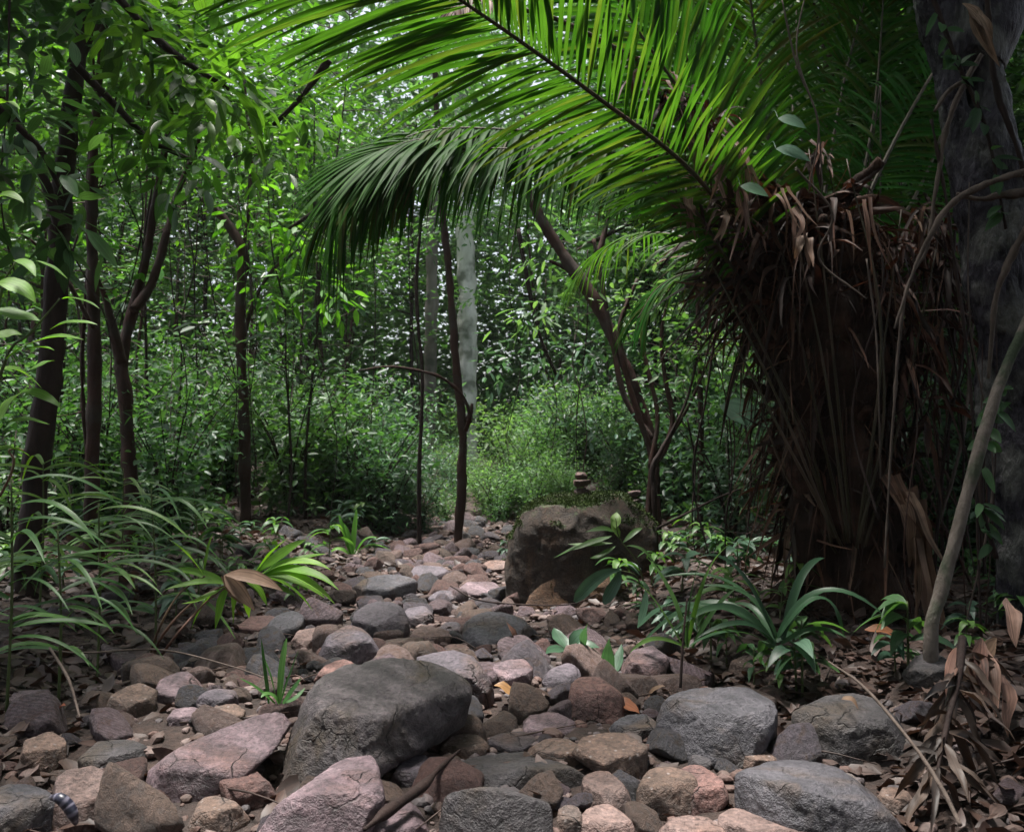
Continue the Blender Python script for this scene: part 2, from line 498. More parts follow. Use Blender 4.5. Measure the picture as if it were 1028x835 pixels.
M['bark_dark'] = bark_mat('dark_bark', (.010, .0065, .006), (.036, .021, .018), None, 10, .25, .6)
M['bark_red'] = bark_mat('reddish_bark', (.014, .007, .0055), (.055, .026, .02), (.04, .03, .026), 11, .3, .6)
M['bark_pale'] = bark_mat('pale_bark', (.5, .49, .47), (.76, .75, .73), (.2, .21, .18), 7, .25, .6)
M['bark_ash'] = bark_mat('ash_bark', (.10, .085, .08), (.24, .215, .20), (.07, .075, .06), 6, .3, .5)
M['bark_grey'] = bark_mat('mottled_grey_bark', (.004, .0035, .005), (.05, .045, .06), (.105, .105, .10), 13, .35, 1.0, .55, .05)
M['vine'] = bark_mat('vine_bark', (.045, .034, .028), (.12, .092, .078), None, 20, .4, .5)
M['pole'] = bark_mat('mottled_pole_bark', (.09, .075, .062), (.19, .16, .14), (.05, .065, .04), 20, .5, .6)
M['stem'] = bark_mat('green_stem', (.04, .06, .02), (.09, .11, .04), None, 14, .3, .2, .55)
M['fibre'] = bark_mat('palm_fibre', (.008, .0045, .0035), (.032, .016, .011), (.06, .03, .021), 14, .12, .9, .9, .04)
M['petiole'] = bark_mat('petiole_skin', (.018, .016, .008), (.045, .036, .018), (.06, .04, .028), 14, .2, .3, .55)

GREY = rock_mat('grey_stone', (.046, .038, .048), (.115, .094, .114), (.08, .05, .044))
GREYB = rock_mat('banded_grey_stone', (.028, .024, .026), (.088, .075, .08), (.05, .036, .022), 0, 4.0)
DARK = rock_mat('dark_stone', (.022, .019, .021), (.062, .055, .06), (.045, .033, .026))
SLATE = rock_mat('blue_grey_stone', (.036, .034, .042), (.09, .084, .098), (.075, .05, .036))
RED = rock_mat('red_brown_stone', (.08, .038, .033), (.165, .088, .077), (.10, .06, .057), 0, 0, .72)
BROWN = rock_mat('brown_speckled_stone', (.075, .048, .036), (.155, .10, .078), (.105, .08, .072), 0, 0, .72, 7, .4)
PINK = rock_mat('pink_stone', (.10, .063, .055), (.20, .138, .125), (.14, .08, .062), 0, 0, .66)
PURP = rock_mat('purple_stone', (.085, .056, .066), (.20, .146, .165), (.115, .068, .066), 0, 3.0, .62)
MOSSY = rock_mat('mossy_boulder', (.013, .0085, .006), (.042, .026, .017), (.066, .037, .021), .28, 0, .9, 11)
OCHRE = rock_mat('ochre_stone', (.06, .031, .017), (.14, .078, .042), (.08, .045, .028), 0, 0, .8, 9)
RUST = rock_mat('dark_rusty_stone', (.035, .017, .014), (.085, .042, .035), (.05, .03, .026))

# ------------------------------------------------------------------ ground
def build_ground():
    t = np.linspace(-1, 1, 300)
    X = np.sinh(t * 4.2) / np.sinh(4.2) * 70
    u = np.linspace(-1, 1, 320)
    Y = 4.5 + np.sinh(u * 3.6) / np.sinh(3.6) * 75
    gx, gy = np.meshgrid(X, Y)
    z = gz(gx.ravel(), gy.ravel())
    q = np.stack([gx.ravel(), gy.ravel(), z], 1)
    z = z + .012 * fbm(q * A3((14, 14, 0)), 3, 21)
    V = np.stack([gx.ravel(), gy.ravel(), z], 1)
    n = len(X)
    i = np.arange(len(Y) - 1)[:, None] * n + np.arange(n - 1)[None]
    F = np.stack([i, i + 1, i + n + 1, i + n], -1).reshape(-1, 4)
    m, nd, ln, out = mat('forest_soil')
    tc = nd('TexCoord')
    def noise(s, d=5.0):
        k = nd('TexNoise', Scale=s, Detail=d, Roughness=.65); ln(tc.outputs['Object'], k.inputs['Vector']); return k.outputs['Fac']
    a, b, c = noise(2.2), noise(26), noise(90)
    r = ramp(nd, [(.3, (.014, .009, .007)), (.5, (.034, .021, .017)), (.72, (.065, .042, .034))]); ln(b, r.inputs[0])
    r2 = ramp(nd, [(.4, (.8, .8, .8)), (.65, (1.25, 1.15, 1.1))]); ln(a, r2.inputs[0])
    mx = nd('Mix', data_type='RGBA', blend_type='MULTIPLY'); mx.inputs['Factor'].default_value = 1
    ln(r.outputs[0], mx.inputs[6]); ln(r2.outputs[0], mx.inputs[7])
    pb = nd('BsdfPrincipled', Roughness=.85); ln(mx.outputs[2], pb.inputs['Base Color'])
    h = nd('Math', operation='MULTIPLY_ADD'); ln(c, h.inputs[0]); h.inputs[1].default_value = .5; ln(b, h.inputs[2])
    bp = nd('Bump', Strength=.9, Distance=.03); ln(h.outputs[0], bp.inputs['Height']); ln(bp.outputs[0], pb.inputs['Normal'])
    ln(pb.outputs[0], out.inputs['Surface'])
    o = MB().add(V, F).build('ground', m)
    tag(o, 'dark brown forest soil and stream bed under the stones', None, None, 'structure')
build_ground()

# ------------------------------------------------------------------ hero stones
USED = []     # (x, y, r) footprints

def stone(name, poly, m, label, tf=.5, depth=.9, seed=1, p=32, amp=.045, tx=0.0, strata=0, sdir=(0, 0, 1), sub=5, D=None, facets=5, cat='rock', dz=0, sink=.12, yg=None):
    poly = A3(poly)
    c2 = poly.mean(0)
    x0, y0 = poly.min(0); x1, y1 = poly.max(0)
    w, h = x1 - x0, y1 - y0
    yb = yg or min(y1, 848)
    Dc = D if D else hit(c2[0], yb - (.12 * h if yb < 830 else 0))
    s = Dc / FPX
    dep = depth * .5 * (w + h) * s * .9
    if D is None:
        Dc = Dc + dep * .30; s = Dc / FPX
    poly = poly.copy()
    low = poly[:, 1] > y1 - .25 * h
    poly[low, 1] += sink * h
    cen = P(c2[0], c2[1], Dc)
    d = unit(cen - CAM); r = unit(np.cross(d, (0, 0, 1))); u = np.cross(r, d)
    Q = np.stack([(poly[:, 0] - c2[0]) * s, -(poly[:, 1] - c2[1]) * s], 1)
    ar = 0.5 * np.sum(Q[:, 0] * np.roll(Q[:, 1], -1) - np.roll(Q[:, 0], -1) * Q[:, 1])
    if ar < 0: Q = Q[::-1]
    rs = np.random.default_rng(seed)
    N, dd = [], []
    for a, b in zip(Q, np.roll(Q, -1, 0)):
        e = b - a
        n2 = A3((e[1], -e[0])); L = np.linalg.norm(n2)
        if L < 1e-6: continue
        n2 /= L
        k = float(n2 @ a)
        if k <= 0: continue
        n = n2[0] * r + n2[1] * u + d * rs.uniform(-.1, .1)
        N.append(n / np.linalg.norm(n)); dd.append(k / np.linalg.norm(n))
    hm = h * s; wm = w * s
    q = -d * dep * .5 + u * hm * (tf - .5)
    qb = d * dep * .5 + u * hm * .52
    al = qb - q
    au, adp = float(al @ u), float(al @ d)
    n = unit(-au * d + adp * u + tx * r * adp)
    k = float(n @ (q * .5 + qb * .5))
    N.append(n); dd.append(max(k, .12 * hm))
    for sx in (-1, 1):
        n = unit(-d + sx * rs.uniform(.15, .75) * r + rs.uniform(-.3, .05) * u)
        N.append(n); dd.append(dep * rs.uniform(.42, .55))
    N.append(d); dd.append(dep * .55)
    for _ in range(facets):
        n = unit(rs.normal(0, 1, 3) * A3((1, 1, .7)) - .4 * d)
        sup = max(float(n @ (qx[0] * r + qx[1] * u)) for qx in Q) + abs(float(n @ d)) * dep * .45
        N.append(n); dd.append(max(sup * rs.uniform(.78, .98), .1 * hm))
    V, F = rock_shape(N, dd, p, sub, amp, .014, seed, strata, sdir)
    V = V + cen
    base = A3((cen[0], cen[1], g1(cen[0], cen[1])))
    USED.append((cen[0], cen[1], .46 * max(wm, dep)))
    o = MB().add(V, F, .5).build(name, m, loc=base)
    return tag(o, label, cat)

def box(x0, y0, x1, y1, k=.25):
    w, h = (x1 - x0) * k, (y1 - y0) * k
    return [(x0 + w, y0), (x1 - w, y0), (x1, y0 + h), (x1, y1 - h), (x1 - w, y1), (x0 + w, y1), (x0, y1 - h), (x0, y0 + h)]

ST = [
 # poly, material, label, options
 ([(145,772),(185,745),(272,717),(300,716),(296,733),(268,764),(225,785),(197,806),(152,795)], PURP, 'long pale purple slab sloping up beside the big striped rock', dict(tf=.35, seed=3, p=22, amp=.03, facets=3, depth=.8)),
 ([(272,792),(280,748),(303,698),(325,680),(375,664),(420,660),(464,682),(481,706),(477,732),(440,748),(370,768),(300,794)], GREYB, 'largest rock of the stream bed, grey, with layered edges and dark mossy face', dict(tf=.55, seed=5, p=13, amp=.05, strata=3, sdir=(.75, .2, .6), sub=6, depth=.75)),
 ([(410,662),(440,651),(468,655),(490,678),(496,700),(480,716),(440,714)], GREY, 'smooth rounded grey rock tucked behind the largest rock', dict(tf=.5, seed=7, p=7, amp=.03)),
 ([(221,785),(228,774),(255,773),(270,790),(277,806),(262,817),(232,814)], RED, 'small red angular stone below the long purple slab', dict(tf=.6, seed=8, amp=.08)),
 ([(190,826),(203,797),(224,796),(250,826),(240,838),(196,838)], BROWN, 'brown pointed stone at the bottom edge below the red stone', dict(tf=.6, seed=9)),
 ([(50,790),(58,772),(95,771),(117,782),(116,800),(95,824),(60,832)], PINK, 'flat topped pink stone with a purple patch near the bottom corner', dict(tf=.35, seed=10, p=18)),
 ([(-20,790),(15,786),(45,798),(66,822),(66,845),(-20,845)], SLATE, 'blue grey boulder cut by the bottom corner of the picture', dict(tf=.6, seed=11, p=9)),
 ([(20,768),(27,742),(50,736),(68,750),(60,772),(38,782)], BROWN, 'upright brown stone above the blue grey corner boulder', dict(tf=.6, seed=12)),
 ([(82,758),(95,744),(125,742),(150,756),(146,768),(110,778),(86,772)], DARK, 'dark wet flat stone left of the long purple slab', dict(tf=.5, seed=13)),
 ([(109,708),(116,690),(140,685),(157,696),(155,715),(135,727),(114,722)], BROWN, 'brown stone half buried in leaf litter on the bed edge', dict(tf=.5, seed=14)),
 ([(153,694),(165,678),(190,675),(202,690),(196,705),(165,709)], PURP, 'thin purple slab lying flat above the dark stones', dict(tf=.3, seed=15, p=20)),
 ([(196,704),(208,692),(228,690),(240,700),(236,712),(205,714)], GREY, 'low rounded grey stone behind the long purple slab', dict(tf=.5, seed=16, p=8)),
 ([(167,722),(176,709),(195,709),(205,718),(195,730),(173,730)], PURP, 'small purple stone between the slab and the dark stones', dict(tf=.5, seed=17)),
 ([(207,724),(215,710),(235,707),(246,716),(240,731),(216,733)], BROWN, 'small brown stone touching the upper edge of the purple slab', dict(tf=.5, seed=18)),
 ([(193,648),(200,638),(216,638),(226,651),(215,662),(203,661)], GREY, 'flat lavender grey stone lying below the bright palm seedling', dict(tf=.3, seed=19, p=9, depth=1.2)),
 ([(261,638),(272,622),(290,611),(306,622),(300,638),(280,644)], SLATE, 'tilted oval blue grey stone behind the pink flat stone', dict(tf=.4, seed=20, p=7, amp=.02)),
 ([(235,632),(248,618),(275,617),(286,628),(270,638),(245,639)], RED, 'low reddish stone left of the tilted oval stone', dict(tf=.4, seed=21)),
 ([(292,644),(300,632),(318,630),(324,644),(312,655),(297,654)], PINK, 'small pale pink stone beside the tilted oval stone', dict(tf=.45, seed=22)),
 ([(318,648),(330,630),(352,625),(372,640),(385,662),(372,676),(335,678)], GREY, 'sharp grey rock with broad sloping face above the largest rock', dict(tf=.6, seed=23, p=16, amp=.04)),
 ([(314,684),(325,668),(348,660),(360,670),(348,686),(325,692)], RED, 'reddish slab leaning on the upper left of the largest rock', dict(tf=.45, seed=24, p=18)),
 ([(345,632),(358,610),(385,602),(405,612),(411,635),(395,650),(360,650)], GREY, 'grey angular boulder in the middle of the bed', dict(tf=.5, seed=25, p=16, amp=.04)),
 ([(350,596),(365,579),(395,573),(418,583),(415,600),(390,607),(358,606)], SLATE, 'blue grey boulder farther up the bed on its shaded side', dict(tf=.5, seed=26, p=10)),
 ([(408,580),(415,569),(440,566),(453,577),(447,587),(418,588)], GREY, 'flat brown grey stone at the far end of the bed', dict(tf=.4, seed=27)),
 ([(402,622),(410,609),(428,608),(436,620),(428,632),(408,633)], GREY, 'small grey block to the right of the angular boulder', dict(tf=.5, seed=28)),
 ([(407,644),(415,630),(440,627),(457,640),(448,653),(418,653)], PINK, 'pale lumpy stone below the small grey block', dict(tf=.5, seed=29, amp=.08)),
 ([(438,634),(446,624),(460,623),(467,633),(458,641),(444,641)], GREY, 'small round grey stone beside the pale lumpy stone', dict(tf=.5, seed=30, p=8)),
 ([(461,648),(470,622),(492,610),(520,618),(545,640),(540,654),(490,656),(468,655)], SLATE, 'wide slate blue rock with a brown end and a leaf standing on it', dict(tf=.35, seed=31, p=16, amp=.03)),
 ([(489,682),(498,665),(522,659),(537,672),(530,690),(505,694)], PURP, 'purple brown stone with flat top right of the rounded grey rock', dict(tf=.45, seed=32, p=12)),
 ([(441,655),(450,646),(468,646),(474,655),(465,661),(446,661)], PINK, 'palest small stone of the middle bed, nearly white', dict(tf=.4, seed=33)),
 ([(543,688),(552,672),(570,664),(586,672),(580,694),(555,697)], GREY, 'tilted smooth grey stone left of the big red brown stone', dict(tf=.5, seed=34, p=8)),
 ([(570,710),(573,684),(595,677),(620,686),(629,705),(620,727),(590,731),(575,726)], RED, 'big round shouldered red brown stone with a pitted face', dict(tf=.7, seed=35, p=10, amp=.05)),
 ([(520,738),(530,718),(560,714),(581,726),(572,741),(540,745)], PURP, 'low flat purple slab left below the red brown stone', dict(tf=.3, seed=36, p=20)),
 ([(486,750),(496,736),(522,733),(542,744),(530,757),(500,758)], GREY, 'small flat grey slab joined to the low purple slab', dict(tf=.3, seed=37, p=18)),
 ([(526,762),(538,742),(562,738),(588,752),(590,766),(565,772),(535,771)], BROWN, 'tan brown stone with ochre rim before the speckled block', dict(tf=.6, seed=38, p=12)),
 ([(572,750),(585,734),(625,735),(650,748),(646,786),(636,792),(600,776),(578,765)], BROWN, 'speckled brown block with squared corner and flat top', dict(tf=.5, seed=39, p=24, amp=.025)),
 ([(608,736),(622,722),(648,716),(664,728),(655,744),(630,750)], SLATE, 'wedge shaped grey stone behind the speckled brown block', dict(tf=.5, seed=40)),
 ([(657,740),(670,704),(700,689),(755,686),(780,700),(786,716),(774,748),(740,776),(700,776),(668,762)], SLATE, 'large two toned grey boulder with brown shoulder by the bank', dict(tf=.62, seed=41, p=12, amp=.045, sub=6)),
 ([(440,752),(455,738),(478,735),(492,750),(480,764),(450,764)], BROWN, 'brown lump between the largest rock and the dark slab', dict(tf=.5, seed=42)),
 ([(443,792),(458,765),(500,753),(545,760),(592,784),(600,800),(590,815),(520,818),(455,815)], DARK, 'long black wet slab lying across the bed', dict(tf=.7, yg=796, seed=43, p=14, amp=.05, strata=4, sdir=(.2, -.3, 1))),
 ([(440,838),(447,800),(470,783),(500,792),(552,786),(562,800),(566,850),(440,850)], DARK, 'dark grey block with pale flat top edge at the picture bottom', dict(tf=.80, seed=44, p=24, amp=.03, depth=.6, facets=2)),
 ([(582,796),(588,772),(606,770),(632,792),(637,808),(618,816),(596,812)], PINK, 'pink stone leaning between the black slab and round stone', dict(tf=.5, seed=45)),
 ([(639,806),(642,780),(660,766),(690,769),(702,790),(696,815),(675,828),(650,824)], BROWN, 'grey brown rounded stone with speckled top at the bottom', dict(tf=.6, seed=46, p=8)),
 ([(580,830),(590,810),(612,804),(636,822),(640,845),(585,845)], PINK, 'rosy stone at the bottom edge beside the dark grey block', dict(tf=.5, seed=47, p=10)),
 ([(558,835),(562,808),(576,805),(584,818),(582,845),(560,845)], BROWN, 'narrow rough stone wedged by the dark grey block', dict(tf=.6, seed=48)),
 ([(252,838),(290,800),(332,768),(372,757),(392,762),(396,780),(384,806),(392,845),(260,845)], PURP, 'wide purple slab with a broken ridge below the largest rock', dict(tf=.5, seed=49, p=18, amp=.05, strata=4, sdir=(-.4, .2, .9), sub=6)),
 ([(391,782),(405,762),(428,756),(437,770),(430,786),(405,792)], GREY, 'grey wedge stone above the black branch', dict(tf=.5, seed=50)),
 ([(350,838),(372,812),(398,802),(420,814),(440,838),(440,850),(350,850)], PURP, 'purple grey stone under the black branch at the bottom', dict(tf=.4, seed=51)),
 ([(620,676),(632,656),(656,648),(672,660),(666,680),(640,688)], PURP, 'pinkish grey stone at the foot of the strap leaved clump', dict(tf=.5, seed=52)),
 ([(786,742),(795,712),(830,694),(868,692),(900,718),(917,748),(905,770),(850,780),(800,772)], DARK, 'broad dark boulder at the foot of the bank with a chip of leaf on it', dict(tf=.6, seed=53, p=9, amp=.04, sub=6)),
 ([(736,806),(742,782),(790,762),(835,768),(880,800),(916,828),(916,848),(760,848),(738,826)], SLATE, 'big blue grey boulder with dark front at the bottom edge', dict(tf=.68, facets=3, seed=54, p=14, amp=.05, sub=6)),
 ([(664,800),(672,776),(698,768),(722,778),(730,798),(715,818),(685,824)], RED, 'warm red stone between the speckled round stone and blue grey boulder', dict(tf=.5, seed=55)),
 ([(715,832),(735,814),(775,812),(812,826),(826,848),(720,848)], PINK, 'pale pink slab along the bottom edge before the blue grey boulder', dict(tf=.4, seed=56)),
 ([(728,768),(740,750),(760,744),(784,764),(776,780),(745,784)], BROWN, 'brown triangular stone under the two toned boulder', dict(tf=.6, seed=57)),
 ([(908,680),(920,660),(940,653),(955,668),(950,690),(922,697)], DARK, 'dark stone set in the leaf litter of the bank', dict(tf=.5, seed=58)),
 ([(880,806),(888,792),(906,790),(917,802),(908,814),(888,815)], BROWN, 'small tan stone beside the blue grey boulder', dict(tf=.5, seed=59)),
 ([(728,676),(738,658),(765,655),(780,668),(770,684),(740,686)], BROWN, 'stone under the strap leaves on the bank', dict(tf=.5, seed=60)),
 ([(690,768),(694,757),(710,756),(718,765),(710,776),(695,776)], DARK, 'round dark pebble under the two toned boulder', dict(tf=.5, seed=61, p=7)),
 ([(660,838),(680,818),(712,820),(735,838),(730,848),(665,848)], PINK, 'orange pink stone at the bottom below the round speckled stone', dict(tf=.5, seed=62)),
 ([(5,706),(20,690),(45,692),(52,706),(40,716),(12,716)], PURP, 'low purple stone in litter at the left frame edge', dict(tf=.4, seed=63)),
 ([(455,596),(468,584),(492,582),(504,592),(490,602),(462,603)], PURP, 'flat stone on the far path left of the mossy boulder', dict(tf=.35, seed=64)),
 ([(480,570),(490,562),(508,561),(514,570),(505,577),(486,577)], PINK, 'pale far stone beside the mossy boulder', dict(tf=.35, seed=65)),
 ([(430,600),(440,592),(456,593),(462,602),(450,609),(434,608)], GREY, 'small far grey stone on the gravelly path', dict(tf=.4, seed=66)),
]
for poly, m, lab, kw in ST:
    stone('rock', poly, m, lab, **kw)

# the big mossy boulder; a separate brown stone stands in for its lit foot
bo = stone('boulder', [(507,598),(510,552),(530,506),(546,493),(612,493),(656,504),(666,556),(655,612),(560,622),(512,612)], MOSSY,
           'big dark boulder with mossy top beside the path', tf=.80, depth=.75, seed=71, p=12, amp=.05, sub=6, facets=3)
boY = float(bo.location.y)
def moss(o):
    V = np.empty(len(o.data.vertices) * 3, np.float32); o.data.vertices.foreach_get('co', V); V = V.reshape(-1, 3).astype(float)
    Nn = np.empty(len(V) * 3, np.float32); o.data.vertices.foreach_get('normal', Nn); Nn = Nn.reshape(-1, 3).astype(float)
    k = Nn[:, 2] + .5 * fbm(V * 7, 4, 3)
    c = V[k > .55]; nn = Nn[k > .55]
    i = rng.integers(0, len(c), 12000)
    mb = MB(); l = rng.uniform(.006, .02, 12000)
    leaves(mb, c[i] + rng.normal(0, .006, (12000, 3)) + A3(o.location), nn[i] + rng.normal(0, .7, (12000, 3)), rng.normal(0, 1, (12000, 3)), l, l * .5, rng.random(12000))
    mb.build('moss', M['moss'], o)
moss(bo)
stone('rock', [(524,612),(536,584),(566,570),(612,572),(648,590),(650,612),(612,626),(545,628)], OCHRE, 'low warm brown stone standing in for the lower face of the mossy boulder', tf=.82, depth=.35, seed=72, p=14, D=boY - .24)

def cairn(px, py, Y, sizes, label):
    base = P(px, py, Y)
    e = empty('stone_stack', base, label, 'cairn')
    z = 0
    for i, (w, h) in enumerate(sizes):
        V, F = rand_rock(90 + i + int(px), 4, (w, w * .8, h), 12)
        V = V + A3((rng.normal(0, w * .12), 0, z + h * .9)) + base
        z += h * 1.75
        MB().add(V, F).build('stacked_stone', RUST, e)
cairn(583, 497, boY + .25, [(.06, .03), (.068, .028), (.05, .026)], 'three reddish stones stacked on the mossy boulder top')
cairn(638, 506, boY + .45, [(.05, .026), (.048, .03)], 'shorter brown stone stack behind the mossy boulder, near the stems')

# ------------------------------------------------------------------ cobbles (individual) and gravel (stuff)
def broken(seed):
    r = np.random.default_rng(seed)
    N = unit(r.normal(0, 1, (8, 3))); up = unit(A3((r.normal(0, .25), r.normal(0, .25), 1)))
    N = np.vstack([N, up, -up, np.eye(3)[:2], -np.eye(3)[:2]])
    d = np.concatenate([r.uniform(.55, .95, 8), [r.uniform(.35, .6), .6], np.ones(4) * r.uniform(.7, 1, 4)])
    V, F = rock_shape(N, d, 46, 4, .035, .02, seed, 4 if seed % 3 == 0 else 0, (.3, .2, 1))
    return V * A3((1, r.uniform(.6, .95), r.uniform(.75, 1.1))), F
LIB = []
for i in range(14):
    asp = (1, rng.uniform(.65, .95), rng.uniform(.45, .75))
    LIB.append(rand_rock(200 + i, 4, asp, rng.choice([24, 40, 60]), 8, .06))
BLIB = [broken(700 + i) for i in range(12)]
cob_m = [GREY, PURP, RED, BROWN, PINK, SLATE]
cob_n = ['grey', 'purple grey', 'red brown', 'brown', 'pale pink', 'blue grey']
protos = {}
def scatter(kind, total, smin, smax, lab, grp, spread, ov, lib=LIB):
    cnt = tries = 0
    while cnt < total and tries < 9000:
        tries += 1
        y = 2.36 + 7.4 * rng.random() ** 1.35
        x = bed_c(y) + rng.normal(0, spread) * bed_w(y)
        s = rng.uniform(smin, smax) * (1 if y < 5 else .9)
        px = 514 + x / y * FPX
        if px < -40 or px > 1068: continue
        if px > 620 and x - bed_c(y) > bed_w(y) * .95 and rng.random() < .8: continue
        if any((x - a) ** 2 + (y - b) ** 2 < (r * ov + s * ov) ** 2 for a, b, r in USED): continue
        USED.append((x, y, s * .9))
        k = int(rng.integers(0, 6)); l = int(rng.integers(0, len(lib)))
        loc = (x, y, g1(x, y) + s * .2)
        rot = (rng.normal(0, .35), rng.normal(0, .35), rng.uniform(0, 6.28))
        L_, G_ = lab % cob_n[k], grp % cob_n[k]
        if (kind, k, l) not in protos:
            V, F = lib[l]
            o = MB().add(V, F).build(kind, cob_m[k])
            tag(o, L_, 'stone', G_)
            protos[(kind, k, l)] = o
            o.location = loc; o.scale = (s, s, s); o.rotation_euler = rot
        else:
            dup(protos[(kind, k, l)], loc, sc=s, rot=rot, label=L_, group=G_)
        cnt += 1
    print(kind, cnt)
scatter('broken_rock', 120, .075, .15, 'jagged %s broken rock in the jumble of the bed', '%s broken rocks of the bed', .6, .55, BLIB)
scatter('stone', 200, .055, .12, 'middling %s stone lying among the named rocks of the bed', '%s middling stones of the bed', .62, .60, BLIB + LIB)
scatter('cobble', 290, .028, .06, 'small %s cobble filling gaps between the bigger rocks', '%s cobbles of the stream bed', .7, .6)

def gravel():
    mb = MB()
    U, F = ico(2)
    shapes = [rand_rock(300 + i, 2, (1, .8, .6), 10, 8)[0] for i in range(10)]
    n = 6500
    y = 2.2 + 8.0 * rng.random(n) ** 1.3
    x = bed_c(y) + rng.normal(0, .75, n) * bed_w(y)
    s = rng.uniform(.008, .04, n) * rng.uniform(.5, 1, n)
    z = gz(x, y)
    for i in range(n):
        an = rng.uniform(0, 6.28); c, sn = math.cos(an), math.sin(an)
        R = A3([[c, -sn, 0], [sn, c, 0], [0, 0, 1]])
        mb.add(shapes[i % 10] @ R.T * s[i] + A3((x[i], y[i], z[i] + s[i] * .3)), F, rng.random())
    m = plain_mat('gravel_stone', [(.04, .034, .037), (.085, .068, .07), (.10, .056, .046), (.06, .037, .03), (.16, .115, .105)], .75, 60)
    tag(mb.build('gravel', m, smooth=False), 'small pebbles and grit between the rocks', 'gravel', None, 'stuff')
gravel()

# ------------------------------------------------------------------ leaf litter
def litter():
    mb = MB()
    n = 34000
    y = 2.15 + 12 * rng.random(n) ** 1.25
    x = rng.uniform(-1, 1, n) * (y * .64 + .5)
    d = np.abs(x - bed_c(y)) - bed_w(y)
    keep = rng.random(n) < np.clip(.06 + .9 * sstep(d, -.3, .3), 0, 1)
    x, y = x[keep], y[keep]
    n = len(x)
    L = rng.uniform(.03, .12, n)
    an = rng.uniform(0, 6.28, n)
    D = np.stack([np.cos(an), np.sin(an), rng.normal(0, .22, n)], 1)
    B = np.stack([x, y, gz(x, y) + rng.uniform(.004, .03, n)], 1)
    blades(mb, B, D, L, L * rng.uniform(.3, .55, n), rng.normal(.05, .22, n), nrm=(0, 0, 1), nseg=4, fold=.25, prof='leaf', a=rng.random(n), jit=.35, wav=.25)
    # twigs
    for i in range(240):
        yy = 2.2 + 8 * rng.random() ** 1.3; xx = rng.uniform(-1, 1) * (yy * .6 + .4)
        a_ = rng.uniform(0, 6.28); l = rng.uniform(.08, .4)
        p0 = A3((xx, yy, g1(xx, yy) + .015)); xe, ye = xx + math.cos(a_) * l, yy + math.sin(a_) * l
        p2 = A3((xe, ye, g1(xe, ye) + rng.uniform(.005, .05)))
        tube(mb, [p0, (p0 + p2) / 2 + rng.normal(0, .015, 3) + A3((0, 0, .01)), p2], [.004, .003, .0015], 5, 7, a=rng.uniform(.1, .5))
    tag(mb.build('leaf_litter', M['litter']), 'brown fallen leaves and twigs covering the banks', 'leaf litter', None, 'stuff')
litter()

# ------------------------------------------------------------------ single fallen leaves
def fallen(p0, p1, w, m, label, Y=None, lift=.03, nrm=(0, -.5, 1), prof='leaf'):
    Yh = Y or (hit((p0[0] + p1[0]) / 2, max(p0[1], p1[1])) - .08)
    a, b = P(*p0, Yh), P(*p1, Yh - .02)
    mid = (a + b) / 2 + A3((0, 0, lift))
    mb = MB()
    bez(mb, a, mid, b, w * Yh / FPX, nrm, 8, .3, prof, rng.random(), .1, wav=.2)
    return tag(mb.build('fallen_leaf', m, loc=a), label, 'fallen leaf')
fallen((519,654), (508,624), 14, M['straw'], 'pinkish dry leaf standing upright on the slate blue rock', Y=4.05)
fallen((496,688), (524,706), 16, M['orange'], 'orange brown curled leaf under the purple brown stone')
fallen((515,703), (545,712), 13, M['litter'], 'lilac grey fallen leaf beside the orange curled one')
fallen((618,708), (642,716), 16, M['orange'], 'dark red leaf beside the round shouldered stone')
fallen((845,702), (862,712), 9, M['straw'], 'pale leaf chip lying on the broad dark boulder', Y=2.55)
fallen((868,632), (908,642), 13, M['orange'], 'tan yellow leaf on the bank below the palm trunk')
fallen((53,722), (66,708), 8, M['orange'], 'small yellow leaf in litter near the bank edge of the bed')
fallen((697,704), (712,690), 7, M['straw'], 'straw coloured chip standing by the two toned boulder')
fallen((650,700), (668,689), 6, M['straw'], 'pale strip of leaf on the gravel by the red brown stone')
fallen((1000,640), (965,700), 18, M['straw'], 'long pale dead leaf at the foot of the diagonal pole')

# ------------------------------------------------------------------ sticks
def stick(name, pts, r, m, label, cat, ns=7, rough=.25):
    mb = MB()
    pts = A3(pts)
    tube(mb, pts, r, ns, max(10, len(pts) * 7), rough, int(rng.integers(99)))
    return tag(mb.build(name, m, loc=pts[0]), label, cat)
YB = hit(410, 800) - .12
stick('fallen_branch', [P(366,832,YB-.25), P(392,812,YB-.12), P(425,788,YB), P(440,772,YB+.1), P(462,752,YB+.2)], [.009,.013,.010,.012,.007,.009,.003], M['bark_dark'], 'black broken branch lying across the bottom stones', 'branch', 14, .55)
stick('dry_twig', [P(832,664,2.9), P(868,690,2.62), P(915,745,2.35), P(945,790,2.2), P(964,828,2.1)], [.003,.004,.005,.006,.006], M['vine'], 'thin straw coloured twig curving down over the bank', 'twig', 6, .1)
stick('ground_vine', [P(20,648,3.3), P(80,655,3.3), P(160,652,3.45), P(230,668,3.3), P(292,690,3.1)], [.003,.004,.004,.003,.002], M['vine'], 'thin trailing vine stretched over the litter at the bed edge', 'vine', 6, .1)
stick('dry_twig', [P(50,650,2.9), P(68,680,2.8), P(76,705,2.75), P(80,720,2.7)], [.004,.005,.004,.003], M['vine'], 'short pale twig stuck upright in the bank litter', 'twig', 6, .1)
stick('dry_twig', [P(452,588,5.2), P(480,602,5.1), P(530,607,5.1), P(575,606,5.0), P(600,596,4.9)], [.004,.005,.005,.004,.003], M['bark_dark'], 'dark twig lying across the path before the mossy boulder', 'twig', 6, .1)
stick('dry_twig', [P(683,690,3.1), P(686,640,3.15), P(690,600,3.2)], [.006,.005,.004], M['bark_dark'], 'dark upright twig in the bank by the strap leaved clump', 'twig', 6, .2)

